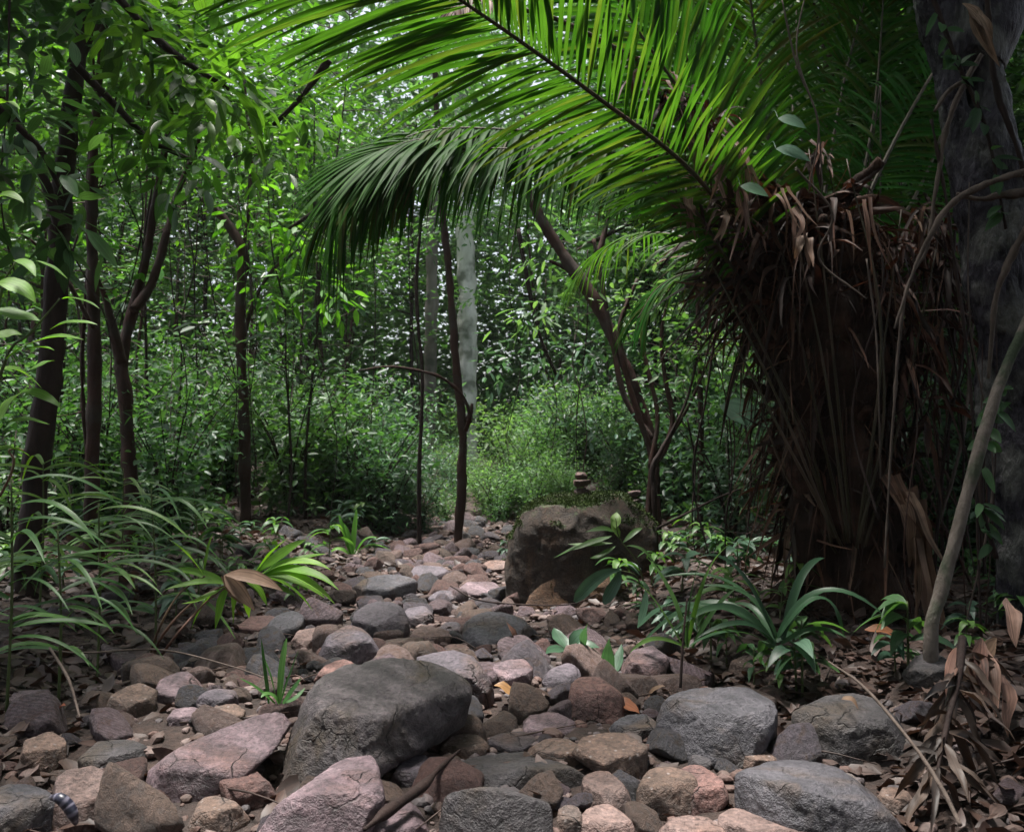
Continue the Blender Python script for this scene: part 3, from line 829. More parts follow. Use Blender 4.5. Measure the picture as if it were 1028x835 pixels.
def banded():
    Y = hit(60, 826) - .22
    pts = [P(52,800,Y+.04), P(60,801,Y), P(68,808,Y), P(73,817,Y), P(76,826,Y+.02)]
    mb = MB()
    q = tube(mb, pts, [.006,.013,.0145,.013,.006], 12, 44)
    m, nd, ln, out = mat('banded_skin')
    at = nd('Attribute', attribute_name='rnd')
    rp = ramp(nd, [(.0, (.012, .012, .025)), (.55, (.014, .014, .028)), (.8, (.085, .08, .11)), (1, (.14, .13, .17))])
    ln(at.outputs['Fac'], rp.inputs[0])
    pb = nd('BsdfPrincipled', Roughness=.4); ln(rp.outputs[0], pb.inputs['Base Color']); ln(pb.outputs[0], out.inputs['Surface'])
    n = 44
    mb.A = [np.repeat(((np.sin(np.linspace(0, 6.28 * 6, n)) + 1) / 2), 12)]
    tag(mb.build('banded_strip', m, loc=pts[0]), 'curved dark strip with pale bands wedged between two stones', 'strip')
banded()

# ------------------------------------------------------------------ trees with their own trunks
def pix_path(pts, Y0, Y1=None, ground=True):
    Y1 = Y1 or Y0
    n = len(pts)
    out_ = []
    for i, (px, py, r) in enumerate(pts):
        Y = Y0 + (Y1 - Y0) * i / max(1, n - 1)
        out_.append([*P(px, py, Y), r * Y / FPX])
    if ground:
        x, y, z, r = out_[0]
        g = g1(x, y)
        if z > g - .02: out_.insert(0, [x, y, g - .06, r * 1.25])
    return A3(out_)

def cloud(mb, c, R, n, L, mi=0, tilt=.45, wr=.45, shade=(0, 1)):
    """leaf sprays inside an ellipsoid: small clusters of leaves, not an even fill"""
    c = A3(c); R = np.broadcast_to(A3(R), (3,))
    k = max(4, n // 7)
    U = unit(rng.normal(0, 1, (k, 3))) * rng.random((k, 1)) ** .45
    ctr = c + U * R
    i = rng.integers(0, k, n)
    C = ctr[i] + rng.normal(0, L * 1.1, (n, 3)) * A3((1, 1, .5))
    D = rng.normal(0, 1, (n, 3)) * A3((1, 1, .4)) + U[i] * .6 - A3((0, 0, .25))
    Nn = A3((0, 0, 1)) + rng.normal(0, tilt, (n, 3))
    l = L * rng.uniform(.6, 1.25, n)
    leaves(mb, C, D, Nn, l, l * wr * rng.uniform(.8, 1.2, n), rng.uniform(shade[0], shade[1], n), mi=mi)
    return ctr

def hero_tree(name, label, trunk, Y0, Y1=None, branches=(), crown=(), bark='bark_red', leaf='forest', L=.09, cat='tree', ns=10, rough=.22, group=None):
    q = pix_path([(a_, b_, c_ * .74) for a_, b_, c_ in trunk], Y0, Y1)
    base = A3((q[0][0], q[0][1], g1(q[0][0], q[0][1])))
    e = empty(name, base, label, cat, group)
    mb = MB()
    tube(mb, q, None, ns, len(q) * 8, rough, int(rng.integers(99)), fr=14)
    mb.build('trunk', M[bark], e)
    for b in branches:
        pts, ya, yb = b
        mb = MB()
        tube(mb, pix_path([(a_, b_, c_ * .78) for a_, b_, c_ in pts], ya, yb, False), None, 7, len(pts) * 7, rough, int(rng.integers(99)), fr=18)
        mb.build('branch', M[bark], e)
    if crown:
        mb = MB()
        top = q[-1][:3]
        for (px, py, Y, R, n) in crown:
            c = P(px, py, Y)
            ctr = cloud(mb, c, A3((R, R, R * .7)), n, L)
            for t in ctr[:6]:
                tube(mb, [c + rng.normal(0, .03, 3), (c + t) / 2 + rng.normal(0, .05, 3), t], [.006, .004, .002], 4, 6, a=.1, mi=1)
        mb.build('crown', [M[leaf], M[bark]], e)
    return e

hero_tree('tree', 'thick dark trunk at far left rising through the frame, leaning slightly',
          [(30,560,18),(38,470,17),(46,400,16),(55,310,15),(60,230,14),(68,140,12.5),(78,60,11),(92,-30,10),(110,-160,8)], 4.6, 4.9,
          [([(62,230,8),(40,170,6),(10,110,5),(-30,60,4)], 4.7, 4.5), ([(80,60,6),(110,0,5),(150,-60,4)], 4.9, 5.2)],
          [(60,-80,4.6,.7,500),(-30,20,4.4,.6,420),(150,-70,5.2,.7,420),(-10,-60,4.2,.6,300)], 'bark_dark', L=.12)
hero_tree('tree', 'slim straight reddish trunk just right of the thick dark trunk',
          [(92,500,9),(94,430,9),(95,350,8.5),(93,270,8),(92,200,7.5),(96,120,6),(104,30,5),(110,-80,4)], 5.4, 5.6,
          [([(94,330,3),(60,270,2.5),(30,240,1.5)], 5.4, 5.2)], [(100,-60,5.6,.7,500),(130,60,5.8,.45,160)], 'bark_red', L=.11)
hero_tree('tree', 'forked reddish trunk splitting in two at mid height, left thicket',
          [(132,520,11),(130,470,10),(126,410,9.5),(122,360,9),(134,310,7.5),(148,250,6),(158,190,5),(170,120,4),(178,40,3.2),(186,-60,2.5)], 5.9, 6.3,
          [([(122,365,7),(112,325,6),(106,300,4),(98,280,3)], 5.95, 5.8), ([(134,312,6.5),(152,285,6),(166,240,5),(176,200,4),(196,150,3),(214,100,2)], 6.0, 6.6)],
          [(180,70,6.0,.55,330),(215,95,6.3,.5,280),(150,110,5.8,.45,260),(190,-30,6.3,.8,520),(240,150,6.6,.4,150)], 'bark_red', 'bright', L=.12)
hero_tree('tree', 'crooked brown trunk bending sharply left at its broken top',
          [(247,518,8),(246,470,8),(245,420,7.5),(243,370,7),(241,330,6.5),(242,290,7),(244,255,7),(232,230,6),(218,212,5.5),(204,199,5)], 8.2, 8.2,
          [([(243,345,3),(256,300,2.6),(275,270,2.2),(300,250,1.5)], 8.2, 8.4), ([(243,255,2.4),(250,210,2.4),(252,160,2.2),(246,90,2),(240,20,1.6)], 8.2, 8.2)],
          [(250,140,8.3,.55,260),(300,240,8.5,.4,140)], 'bark_red', 'bright', L=.1)
hero_tree('tree', 'slim red brown sapling in the middle with a branch arching left',
          [(460,545,6.5),(462,510,6.5),(464,470,6.2),(464,430,6),(460,390,5.8),(455,330,5.5),(450,270,5),(445,220,4.5),(440,150,4),(436,60,3.4)], 8.3, 8.3,
          [([(468,432,3.5),(472,415,3),(462,395,2.6),(445,380,2.2),(420,372,1.8),(390,368,1.5),(360,372,1)], 8.25, 7.7), ([(464,425,3.5),(472,416,3),(474,405,1.8)], 8.3, 8.3)],
          [(440,60,8.3,.7,320),(420,130,8.6,.5,180)], 'bark_red', L=.1)
hero_tree('tree', 'thin black stemmed sapling left of the red brown sapling',
          [(421,470,2.6),(423,420,2.6),(424,372,2.6),(420,330,2.4),(418,280,2.2),(422,230,2),(428,160,1.6)], 8.0, 8.0, [], [(425,150,8.0,.4,120)], 'bark_dark', L=.1, ns=6)
hero_tree('tree', 'white barked trunk far behind the red brown sapling',
          [(472,530,9),(472,470,10),(470,400,11),(470,330,12),(468,270,12),(466,200,12),(464,100,11),(462,0,10)], 15.5, 15.5, [], [(465,20,15.5,1.4,700),(468,120,14.9,1.2,600),(470,215,14.8,.9,420),(462,300,14.9,.35,60),(478,420,14.9,.35,60)], 'bark_pale', 'clear', L=.14)
hero_tree('tree', 'pale grey trunk half hidden by leaves left of the white barked one',
          [(430,520,8),(431,430,8.5),(433,330,8.5),(434,240,8),(436,120,8)], 16.5, 16.5, [], [(436,60,16.5,1.3,400),(434,330,16.2,.5,70),(434,240,16.2,.6,110)], 'bark_ash', L=.14)
hero_tree('tree', 'leaning reddish trunk slanting down from beneath the fronds to a stem cluster',
          [(661,560,5),(660,520,5.5),(658,480,6),(654,440,7),(636,385,7.5),(620,350,8),(604,315,8.5),(586,285,9),(565,255,8),(545,222,7),(533,200,6),(522,170,5)], 7.0, 7.4,
          [([(586,285,4.5),(598,262,4),(606,238,3.5),(612,210,3)], 7.3, 7.4), ([(584,283,3),(568,270,2.5),(552,262,2)], 7.3, 7.3),
           ([(655,440,4),(640,420,4),(626,395,4),(614,340,3.5),(604,280,3),(596,240,2.6)], 7.0, 7.2)],
          [(525,160,7.4,.35,100)], 'bark_red', L=.1)
hero_tree('tree', 'pinkish thin multi stemmed shrub tree standing behind the mossy boulder',
          [(646,590,4.5),(648,540,4.5),(652,500,4.5),(654,460,4.5),(642,420,4),(630,380,3.6),(622,330,3.2),(640,280,2.6)], 6.3, 6.5,
          [([(654,470,4),(668,450,4),(675,420,3.5),(668,380,3),(664,340,2.6),(672,290,2)], 6.3, 6.4), ([(652,470,3),(660,420,3),(650,370,2.6),(640,330,2),(628,300,1.6)], 6.3, 6.5),
           ([(672,440,2.4),(690,410,2),(704,380,1.6),(716,350,1.2)], 6.35, 6.2)],
          [(650,300,6.5,.35,120),(700,350,6.3,.3,90)], 'bark_red', 'clear', L=.08, cat='shrub')
hero_tree('tree', 'thin dark stem rising past the boulder beside the pinkish stems',
          [(657,575,3.6),(658,540,3.8),(657,500,3.8),(655,470,3.6),(664,452,3),(676,430,2.6),(690,400,2.2),(700,360,1.8)], 6.0, 6.1,
          [([(660,530,1.8),(690,515,1.6),(720,500,1.3),(745,490,1)], 6.0, 5.9)], [(705,350,6.1,.3,80)], 'bark_dark', L=.09, ns=7, cat='sapling')
hero_tree('tree', 'slender dark stem standing between boulder and palm',
          [(703,500,4),(704,440,4),(703,380,4),(701,320,3.8),(700,270,3.5)], 6.6, 6.6, [], [(702,250,6.6,.35,90)], 'bark_red', L=.09, ns=7)

for lab, pts, Y, cl in [
    ('bright leafy branch hanging across the upper left, between trunks', [(60,-60,6),(120,0,5),(170,50,4),(230,90,2)], 4.2, [(150,40,.30,60),(190,70,.28,60),(235,95,.26,50),(120,10,.3,50)]),
    ('leafy branch with broad leaves just below the topmost one at left', [(70,60,5),(110,100,4),(150,140,3),(190,160,2)], 4.6, [(110,110,.28,46),(160,150,.28,50),(195,170,.22,36)]),
    ('dim coloured leafy branch along the far left edge above the broad leaved plant', [(-40,60,6),(0,110,4),(40,150,3),(60,190,2)], 3.6, [(10,120,.26,40),(45,170,.24,40),(20,210,.24,34),(60,230,.2,26)]),
    ('small bright leafy branch in front of the crooked trunk', [(330,60,4),(300,100,3),(270,130,2)], 5.6, [(300,110,.3,50),(270,150,.28,50)]),
    ('sunlit yellow green branch right of the crooked trunk', [(420,150,3),(350,190,2.5),(290,230,2)], 8.0, [(250,215,.4,60),(300,230,.45,70),(330,290,.4,60),(275,290,.4,60)]),
    ('pale leafy branch drooping behind the leaning trunk', [(700,180,3),(640,220,2.5),(580,250,2)], 9.4, [(560,250,.5,80),(610,230,.5,80),(640,280,.5,80),(545,310,.45,70)]),
    ('bluish leafy branch hanging over the path end', [(520,230,2.5),(540,330,2),(560,380,1.5)], 10.6, [(540,350,.5,80),(590,350,.55,90),(500,370,.4,60),(600,410,.4,60)])]:
    q = pix_path(pts, Y, Y + .2, False)
    e = empty('leafy_branch', q[0][:3], lab, 'branch')
    mb = MB(); tube(mb, q, None, 7, 30, .2, 3); mb.build('branch_wood', M['bark_dark'], e)
    mb = MB()
    for (px, py, R_, n) in cl:
        c_ = P(px, py, Y + .1); U_ = rng.normal(0, .45, (n, 3)) * R_; D = U_ * 1.5 + rng.normal(0, .25, (n, 3)) * A3((1, 1, .3)) - A3((0, 0, .12))
        blades(mb, c_ + U_, D, rng.uniform(.10, .18, n), rng.uniform(.035, .06, n), .15, nrm=(0, 0, 1), nseg=5, fold=.2, prof='leaf', a=rng.random(n), jit=.3)
    mb.build('leaves', M['forest' if 'dim' in lab else 'blue' if 'bluish' in lab else 'clear' if 'pale' in lab else 'lime' if 'sunlit' in lab else 'bright'], e)  # lighter and darker leaf colours stand for sunlit and dim branches

# the big trunk on the right
def big_trunk():
    q = pix_path([(1052,640,50),(1048,560,48),(1040,470,46),(1030,400,45),(1018,320,44),(1004,250,42),(992,190,40),(978,120,38),(966,60,37),(955,0,37),(944,-80,37),(930,-220,36)], 3.75, 3.9)
    base = A3((q[0][0], q[0][1], g1(q[0][0], q[0][1])))
    e = empty('tree', base, 'big dark purple grey trunk at the right edge wrapped by lianas', 'tree')
    mb = MB()
    q[:, 3] *= .9
    tube(mb, q, None, 110, 420, .2, 4, fr=7)
    V = mb.V[0].astype(float); cx_ = V.reshape(420, 110, 3).mean(1).repeat(110, 0); U_ = unit(V - cx_)
    fiss = np.abs(fbm(V * A3((26, 26, 4.5)), 3, 41)); lump = fbm(V * A3((60, 60, 34)), 3, 43)
    mb.V[0] = (V + U_ * (-.010 * np.clip(.35 - fiss, 0, 1) / .35 + .0035 * lump)[:, None]).astype(np.float32)
    # a hollow where a limb has gone
    V = mb.V[0]
    hc = P(986, 82, 3.72)
    dd = np.linalg.norm((V - hc) * A3((1.6, .6, .75)), axis=1)
    ax = P(975, 90, 3.85)
    V += (np.exp(-(dd / .085) ** 2)[:, None] * (A3((ax[0], ax[1] + .1, 0)) - V * A3((1, 1, 0))) * .9).astype(np.float32) * A3((1, 1, 0)).astype(np.float32)
    mb.build('trunk', M['bark_grey'], e)
    mb = MB()
    tube(mb, pix_path([(975,60,30),(1000,10,26),(1020,-60,22),(1040,-160,18)], 3.85, 3.8, False), None, 18, 50, .15, 7, fr=6)
    mb.build('branch', M['bark_grey'], e)
    mb = MB()
    for (x, y, z, r, n) in [(1.9, 4.6, 4.3, 1.1, 900), (2.6, 3.6, 4.0, 1.0, 800), (1.7, 3.4, 4.6, .9, 600)]:
        cloud(mb, (x, y, z), (r, r, .6), n, .16)
    mb.build('crown', M['forest'], e)
big_trunk()
for pts, ya, yb, lab in [
    ([(898,330,1.5),(918,270,2.5),(935,235,3.5),(955,205,4.5),(985,187,5),(1010,178,5),(1045,168,5)], 3.4, 3.3, 'pale liana crossing the big trunk, upper strand of the pair'),
    ([(960,195,3.5),(985,200,4.5),(1005,196,5),(1020,195,6),(1045,190,5)], 3.42, 3.36, 'knobbly pale liana just beneath the upper strand on the big trunk'),
    ([(888,570,1.5),(896,430,2),(908,300,2.4),(930,250,3),(938,200,3),(950,130,4),(968,85,3.5),(985,55,3)], 3.5, 3.5, 'brown liana climbing the shaded side of the big trunk'),
    ([(938,112,2.6),(952,92,3),(972,78,2.6),(980,62,2.4)], 3.45, 3.45, 'short curved liana beside the hollow of the big trunk'),
    ([(992,380,2.5),(1000,300,4.5),(1012,265,5.5),(1030,230,5.5),(1050,200,5)], 3.4, 3.3, 'stout grey liana at the frame edge below the knobbly one'),
    ([(990,-20,4),(996,60,4),(1003,100,4.2),(1018,140,4),(1034,190,4)], 3.4, 3.4, 'dark liana hanging down the outer side of the big trunk'),
    ([(985,640,2),(980,500,2),(975,400,2),(968,330,2),(958,260,2.4),(948,190,2.4),(935,120,2)], 3.5, 3.5, 'thin dark liana running straight up the big trunk'),
]:
    mb = MB(); q = pix_path([(a_, b_, c_ * .7) for a_, b_, c_ in pts], ya, yb, False)
    tube(mb, q, None, 8, len(pts) * 9, .4, int(rng.integers(99)), fr=30)
    tag(mb.build('liana', M['vine'] if 'dark' not in lab else M['bark_dark'], loc=q[0][:3]), lab, 'liana')
q = pix_path([(935,632,6.5),(946,590,6.5),(962,530,6.5),(978,470,6.3),(992,420,6),(1008,375,5.8),(1030,325,5.6),(1062,262,5.4),(1100,160,5),(1130,20,4.5),(1150,-140,4)], 3.15, 3.3)
mb = MB(); tube(mb, q, None, 12, 90, .16, 31, fr=22)
tag(mb.build('leaning_pole', M['pole'], loc=q[0][:3]), 'smooth mottled grey pole like stem leaning across the bank from the right edge', 'stem')
for lab, pts, Y in [('leafy climber clinging low on the big trunk', [(1000,560,3),(985,500,2.5),(992,430,2),(1010,380,1.5)], 3.35), ('leafy climber trailing across the upper big trunk', [(930,-20,3),(960,60,2.5),(990,130,2),(1010,230,1.5)], 3.4)]:
    q = pix_path(pts, Y, Y, False); e = empty('climber', q[0][:3], lab, 'climber')
    mb = MB(); w = tube(mb, q, None, 6, 40, .2, 2); mb.build('stem', M['bark_dark'], e)
    n = 34; i = rng.integers(2, 39, n); D = rng.normal(0, 1, (n, 3)) * A3((1, .4, .6)) + A3((0, -.5, -.3))
    mb = MB(); blades(mb, w[i], D, rng.uniform(.05, .11, n), rng.uniform(.025, .045, n), .25, nrm=(0, -.8, .6), nseg=5, fold=.2, prof='leaf', a=rng.random(n) * .7, jit=.3); mb.build('leaves', M['forest'], e)
# hanging grey dead leaf on the trunk
mb = MB(); a_, b_ = P(966,4,3.32), P(996,46,3.3)
for k in range(5):
    t0 = a_ + A3((k * .012, 0, -.004 * k)); bez(mb, t0, (t0 + b_) / 2 + A3((.03 - k * .022, -.03, 0)), b_ + A3((-.02 + .012 * k, 0, -.02 * k)), .05, (0, -1, .2), 10, .5, 'leaf', .95, .3, wav=.4)
tag(mb.build('hanging_leaf', M['straw'], loc=a_), 'crumpled pale grey dead leaf caught high on the big trunk', 'dead leaf')

# ------------------------------------------------------------------ the palm
PB = P(846, 600, 4.25); PB[2] = g1(PB[0], PB[1])
palm = empty('palm', PB, 'large palm with arching green fronds and a trunk buried in dead brown leaf bases', 'palm')
trunk_ax = A3([[*PB - A3((0, 0, .1)), .26], [*P(844, 540, 4.25), .24], [*P(838, 460, 4.25), .23], [*P(832, 380, 4.25), .24], [*P(822, 310, 4.25), .26], [*P(812, 250, 4.25), .22], [*P(806, 205, 4.25), .1]])
mb = MB(); tube(mb, trunk_ax, None, 26, 90, .38, 3, fr=9); mb.build('trunk', M['fibre'], palm)

def along(t):
    q = resample(trunk_ax[:, :3], 60)
    i = np.clip((np.asarray(t) * 59).astype(int), 0, 59)
    return q[i]

# dead sheaths and hanging brown leaf bases round the trunk
mb = MB()
n = 900
t = rng.uniform(.06, 1.0, n) ** .85
an = rng.uniform(0, 6.28, n)
out = np.stack([np.cos(an), np.sin(an) * .8, 0 * an], 1)
r0 = np.interp(t, [0, .5, 1], [.2, .2, .18])
B = along(t) + out * r0[:, None]
fl = rng.uniform(.0, .26, n) * np.interp(t, [0, .5, .8, 1], [.4, .6, 1.3, 1.3])
up = rng.uniform(-.12, .30, n) * np.interp(t, [0, .7, 1], [.5, 1, .7])
dn = rng.uniform(-.1, .42, n) * np.where(rng.random(n) < .2, 1.6, 1)
side = np.cross(out, A3((0, 0, 1))) * rng.normal(0, .09, n)[:, None]
P1 = B + out * fl[:, None] + A3((0, 0, 1)) * up[:, None] + side
P2 = B + out * (fl * rng.uniform(.6, 1.6, n))[:, None] - A3((0, 0, 1)) * dn[:, None] + side * 2 + rng.normal(0, .07, (n, 3))
P2[:, 2] = np.maximum(P2[:, 2], gz(P2[:, 0], P2[:, 1]) + .02)
bez(mb, B, P1, P2, rng.uniform(.008, .045, n), (0, 0, 1), 9, .4, 'sheath', rng.random(n) ** 2.2 * .95, .9, wav=.8)
n = 240
t = rng.uniform(.62, .98, n)
out = unit(np.stack([-rng.uniform(.5, 1, n), rng.normal(-.2, .35, n), 0 * t], 1))
B = along(t) + out * .15
ln_ = rng.uniform(.15, .62, n)
P1 = B + out * ln_[:, None] * .6 + A3((0, 0, 1)) * rng.uniform(.0, .3, n)[:, None]
P2 = B + out * ln_[:, None] * rng.uniform(.8, 1.1, n)[:, None] + A3((0, 0, 1)) * rng.uniform(-.35, .25, n)[:, None] + rng.normal(0, .05, (n, 3))
bez(mb, B, P1, P2, rng.uniform(.01, .05, n), (0, 0, 1), 9, .4, 'sheath', rng.random(n) ** 2 * .9, .9, wav=.8)
# thin frayed fibres
n = 420
t = rng.uniform(.1, 1.0, n); an = rng.uniform(0, 6.28, n)
out = np.stack([np.cos(an), np.sin(an) * .8, 0 * an], 1)
B = along(t) + out * .23
P2 = B + out * rng.uniform(.0, .35, n)[:, None] + A3((0, 0, 1)) * rng.uniform(-.7, .35, n)[:, None]
P2[:, 2] = np.maximum(P2[:, 2], gz(P2[:, 0], P2[:, 1]) + .02)
bez(mb, B, (B + P2) / 2 + out * .06, P2, rng.uniform(.004, .012, n), (0, 0, 1), 7, .2, 'needle', rng.random(n) ** 1.6, .8)
mb.build('dead_leaf_bases', M['dead'], palm)

# broken leaf bases: thick stubs pointing up and out
for k in range(46):
    t_ = rng.uniform(.12, .97); az = rng.uniform(2.6, 7.0) if k % 4 else rng.uniform(0, 6.28)
    o_ = A3((math.cos(az), math.sin(az) * .8, 0)); p0 = along([t_])[0] + o_ * .16
    l_ = rng.uniform(.12, .30); d_ = unit(o_ * rng.uniform(.5, 1.1) + A3((0, 0, 1)) * rng.uniform(.5, 1.3))
    mb = MB(); tube(mb, [p0, p0 + d_ * l_ * .5, p0 + d_ * l_ + o_ * .03], [.045, .03, rng.uniform(.012, .022)], 8, 12, .5, k, fr=22)
    mb.build('leaf_base', M['fibre'], palm)
# pale torn sheath on the trunk foot and straw tufts up in the crown
mb = MB()
for (x0, y0, x1, y1, w, Y) in [(912,500,935,650,26,3.9),(905,490,925,560,24,3.85),(920,540,928,640,16,3.82),(890,480,912,540,18,3.9),(735,140,720,190,8,3.85),(738,142,752,190,6,3.85),(745,150,757,200,6,3.85),(716,170,735,215,9,3.9),(730,215,727,240,10,3.8),(742,190,745,240,12,3.82),(700,170,728,150,7,3.9),(688,205,694,232,14,3.9),(690,140,700,175,10,3.95),(800,215,806,260,8,3.8),(806,240,800,270,12,3.8),(783,190,798,235,6,3.85),(866,200,872,275,6,3.8)]:
    mb = MB(); a_, b_ = P(x0, y0, Y), P(x1, y1, Y - .03)
    for j in range(3):
        o_ = rng.normal(0, .012, 3)
        bez(mb, a_ + o_, (a_ + b_) / 2 + A3((rng.normal(0, .02), -.05, .02)), b_ + o_ * 3, w * Y / FPX * rng.uniform(.4, .9), (0, -1, .3), 9, .4, 'sheath', rng.uniform(.0, .8), .4, wav=.5)
    mb.build('torn_sheath', M['straw'], palm)
# rusty tufts
for (px, py, Y, k) in [(668,95,3.9,26),(690,105,3.95,26),(716,125,3.9,30),(735,205,3.9,30),(700,200,4.0,26),(640,70,3.9,14),(820,150,4.1,18),(900,250,4.0,24),(925,215,4.1,24),(880,300,4.0,26),(665,145,4.0,20)]:
    mb = MB(); c = P(px, py, Y)
    D = rng.normal(0, 1, (k, 3)) + A3((0, -.2, -.35))
    blades(mb, c + rng.normal(0, .03, (k, 3)), D, rng.uniform(.06, .2, k), rng.uniform(.008, .03, k), .4, nseg=6, fold=.4, prof='sheath', a=rng.random(k) ** 1.5, wav=.5)
    mb.build('dead_tuft', M['dead'], palm)

# petioles fanning up from the trunk
pet = [((842,545),(800,420),(722,255)), ((838,540),(780,400),(700,235)), ((848,545),(815,400),(760,230)), ((852,545),(832,380),(790,200)), ((858,550),(850,400),(826,180)),
       ((862,545),(872,400),(868,200)), ((866,550),(890,420),(905,210)), ((868,548),(905,430),(940,250)), ((845,548),(770,440),(715,300)), ((855,540),(842,300),(812,150)),
       ((835,545),(795,440),(740,300)), ((850,545),(812,320),(770,180)), ((860,550),(862,330),(850,160)), ((840,555),(790,470),(760,400))]
for a_, b_, c_ in pet:
    mb = MB(); Y = 4.0 + rng.uniform(-.12, .1)
    pts = [P(*a_, Y), P(a_[0] * .25 + b_[0] * .5 + c_[0] * .25, a_[1] * .25 + b_[1] * .5 + c_[1] * .25, Y - .03), P(*c_, Y + .05)]
    pts[1] = pts[1] + rng.normal(0, .05, 3); tube(mb, pts, [.008, .006, .003], 6, 22, .15, int(rng.integers(99)), fr=20)
    mb.build('petiole', M['petiole'], palm)

def frond(ctrl, N0, L=.7, W=.02, n=64, ang=(62, 28), sag=.25, lift=.25, m='frond', t0=.16, jit=.075, rad=.011, dead=0.0, a=(.2, 1), tip=.35, lp=None):
    q = resample(A3([P(*c) for c in ctrl]), 120)
    T = unit(np.gradient(q, axis=0))
    N0 = np.broadcast_to(A3(N0), q.shape)
    Sd = unit(np.cross(T, N0)); Nn = np.cross(Sd, T)
    mb = MB()
    tt = np.linspace(t0, .995, n)
    for sgn in (1, -1):
        keep = rng.random(n) > .06
        i = np.clip(((tt + rng.normal(0, .003, n)) * 119), 0, 119).astype(int)[keep]
        k = len(i)
        s = (tt[keep] - t0) / (1 - t0)
        an = np.radians(np.interp(s, [0, 1], ang)) + rng.normal(0, jit, k)
        ln_ = L * np.interp(s, [0, .12, .4, .75, 1], lp or [.55, .85, 1, .85, tip]) * rng.uniform(.92, 1.05, k)
        lf = lift + rng.normal(0, jit, k)
        D = T[i] * np.cos(an)[:, None] + (Sd[i] * sgn * np.cos(lf)[:, None] + Nn[i] * np.sin(lf)[:, None]) * np.sin(an)[:, None]
        blades(mb, q[i], D, ln_, W * rng.uniform(.8, 1.15, k), sag * rng.uniform(.7, 1.4, k), nrm=Nn[i], nseg=7, fold=.3, prof='needle', a=rng.uniform(a[0], a[1], k), jit=.12)
    f = mb.build('frond', M[m], palm)
    mb = MB(); tube(mb, q, [rad, rad * .9, rad * .6, rad * .25], 6, 80)
    mb.build('rachis', M['petiole'], f)
    f['label'] = None if False else ''
    del f['label']
    return f

frond([(790,330,4.15),(745,240,4.0),(690,168,3.8),(600,98,3.5),(520,40,3.3),(450,-8,3.15),(370,-62,3.0),(300,-105,2.95)], (.12, .80, .58), .88, .0205, 150, (66, 34), .16, .06, 'frond', .13, lp=[.38, .46, .68, 1, .7])
frond([(790,320,4.4),(730,220,4.6),(670,165,4.75),(590,138,4.85),(500,130,4.85),(440,130,4.8),(400,142,4.75),(370,165,4.7),(335,203,4.65)], (0, -.45, .9), .46, .028, 150, (84, 36), .70, -.1, 'frond_dark', .2, .1, a=(0, 1), tip=.95)['label'] = 'dark drooping frond with brownish hanging leaflets'
frond([(780,310,4.55),(690,200,4.7),(600,158,4.75),(520,150,4.72),(450,152,4.7),(410,165,4.66),(375,190,4.6)], (0, -.7, .7), .40, .024, 130, (86, 24), .6, -.1, 'frond_dark', .22, .12, a=(0, 1), tip=.9)
frond([(780,300,4.7),(700,190,4.85),(600,150,4.9),(510,138,4.85),(440,138,4.75),(408,143,4.7),(380,152,4.66)], (0, -.55, .85), .52, .025, 150, (80, 18), .30, -.05, 'frond_dark', .22, .12, a=(0, .7), lp=[.6, .8, 1, 1.1, 1.15])
frond([(790,320,4.3),(745,220,4.2),(700,120,4.1),(640,30,4.05),(580,-60,4.0)], (.0, .80, .58), .66, .026, 72, (60, 30), .2, .1, 'frond', .2)
frond([(800,310,4.3),(780,200,4.35),(765,90,4.4),(750,-20,4.4),(730,-120,4.3)], (.1, -.85, .4), .62, .024, 60, (58, 30), .22, .1, 'frond_dark', .2)
frond([(815,300,4.3),(830,180,4.5),(850,70,4.7),(880,-40,4.8)], (.1, -.8, .4), .66, .022, 62, (58, 30), .25, .1, 'frond_dark', .2)
frond([(780,330,4.6),(730,270,4.9),(690,240,5.2),(640,235,5.5),(600,255,5.7),(570,290,5.8)], (0, -.3, 1), .42, .016, 54, (68, 30), .6, .05, 'frond', .2)
frond([(825,310,4.2),(870,200,4.3),(915,110,4.5),(960,40,4.7),(1010,-10,4.9)], (.3, -.5, .8), .55, .018, 52, (60, 30), .3, .1, 'frond_dark', .2)
frond([(780,340,4.1),(735,270,4.0),(700,215,3.95),(670,190,4.0),(640,180,4.1),(600,185,4.2)], (0, -.5, .9), .42, .016, 46, (64, 28), .45, .05, 'frond_dark', .2)
frond([(830,330,4.3),(890,260,4.5),(930,230,4.8),(970,230,5.1)], (.2, -.3, 1), .45, .016, 44, (64, 28), .5, .05, 'frond_dark', .2)
frond([(790,330,4.2),(720,280,4.3),(690,275,4.35),(660,290,4.4),(640,320,4.4)], (0, -.4, 1), .36, .014, 40, (66, 28), .55, .05, 'frond_dark', .2)
frond([(805,310,4.5),(800,180,4.8),(790,60,5.2),(760,-60,5.6)], (0, -.6, .6), .6, .02, 54, (58, 30), .25, .1, 'frond', .2)
frond([(840,300,4.3),(862,200,4.4),(880,90,4.6),(890,-60,4.8)], (.1, -.8, .4), .62, .02, 58, (58, 30), .3, .1, 'frond_dark', .15)
frond([(830,290,4.6),(815,190,4.9),(800,100,5.1),(800,-30,5.4)], (0, -.8, .4), .62, .02, 58, (58, 30), .3, .1, 'frond_dark', .15)
frond([(850,310,4.5),(900,230,4.8),(940,150,5.1),(960,60,5.4),(970,-30,5.7)], (.1, -.8, .4), .55, .02, 54, (58, 30), .3, .1, 'frond_dark', .15)
frond([(800,300,4.35),(735,150,4.3),(690,60,4.25),(660,-30,4.2)], (-.1, -.9, .4), .6, .02, 60, (58, 30), .25, .1, 'frond', .2)
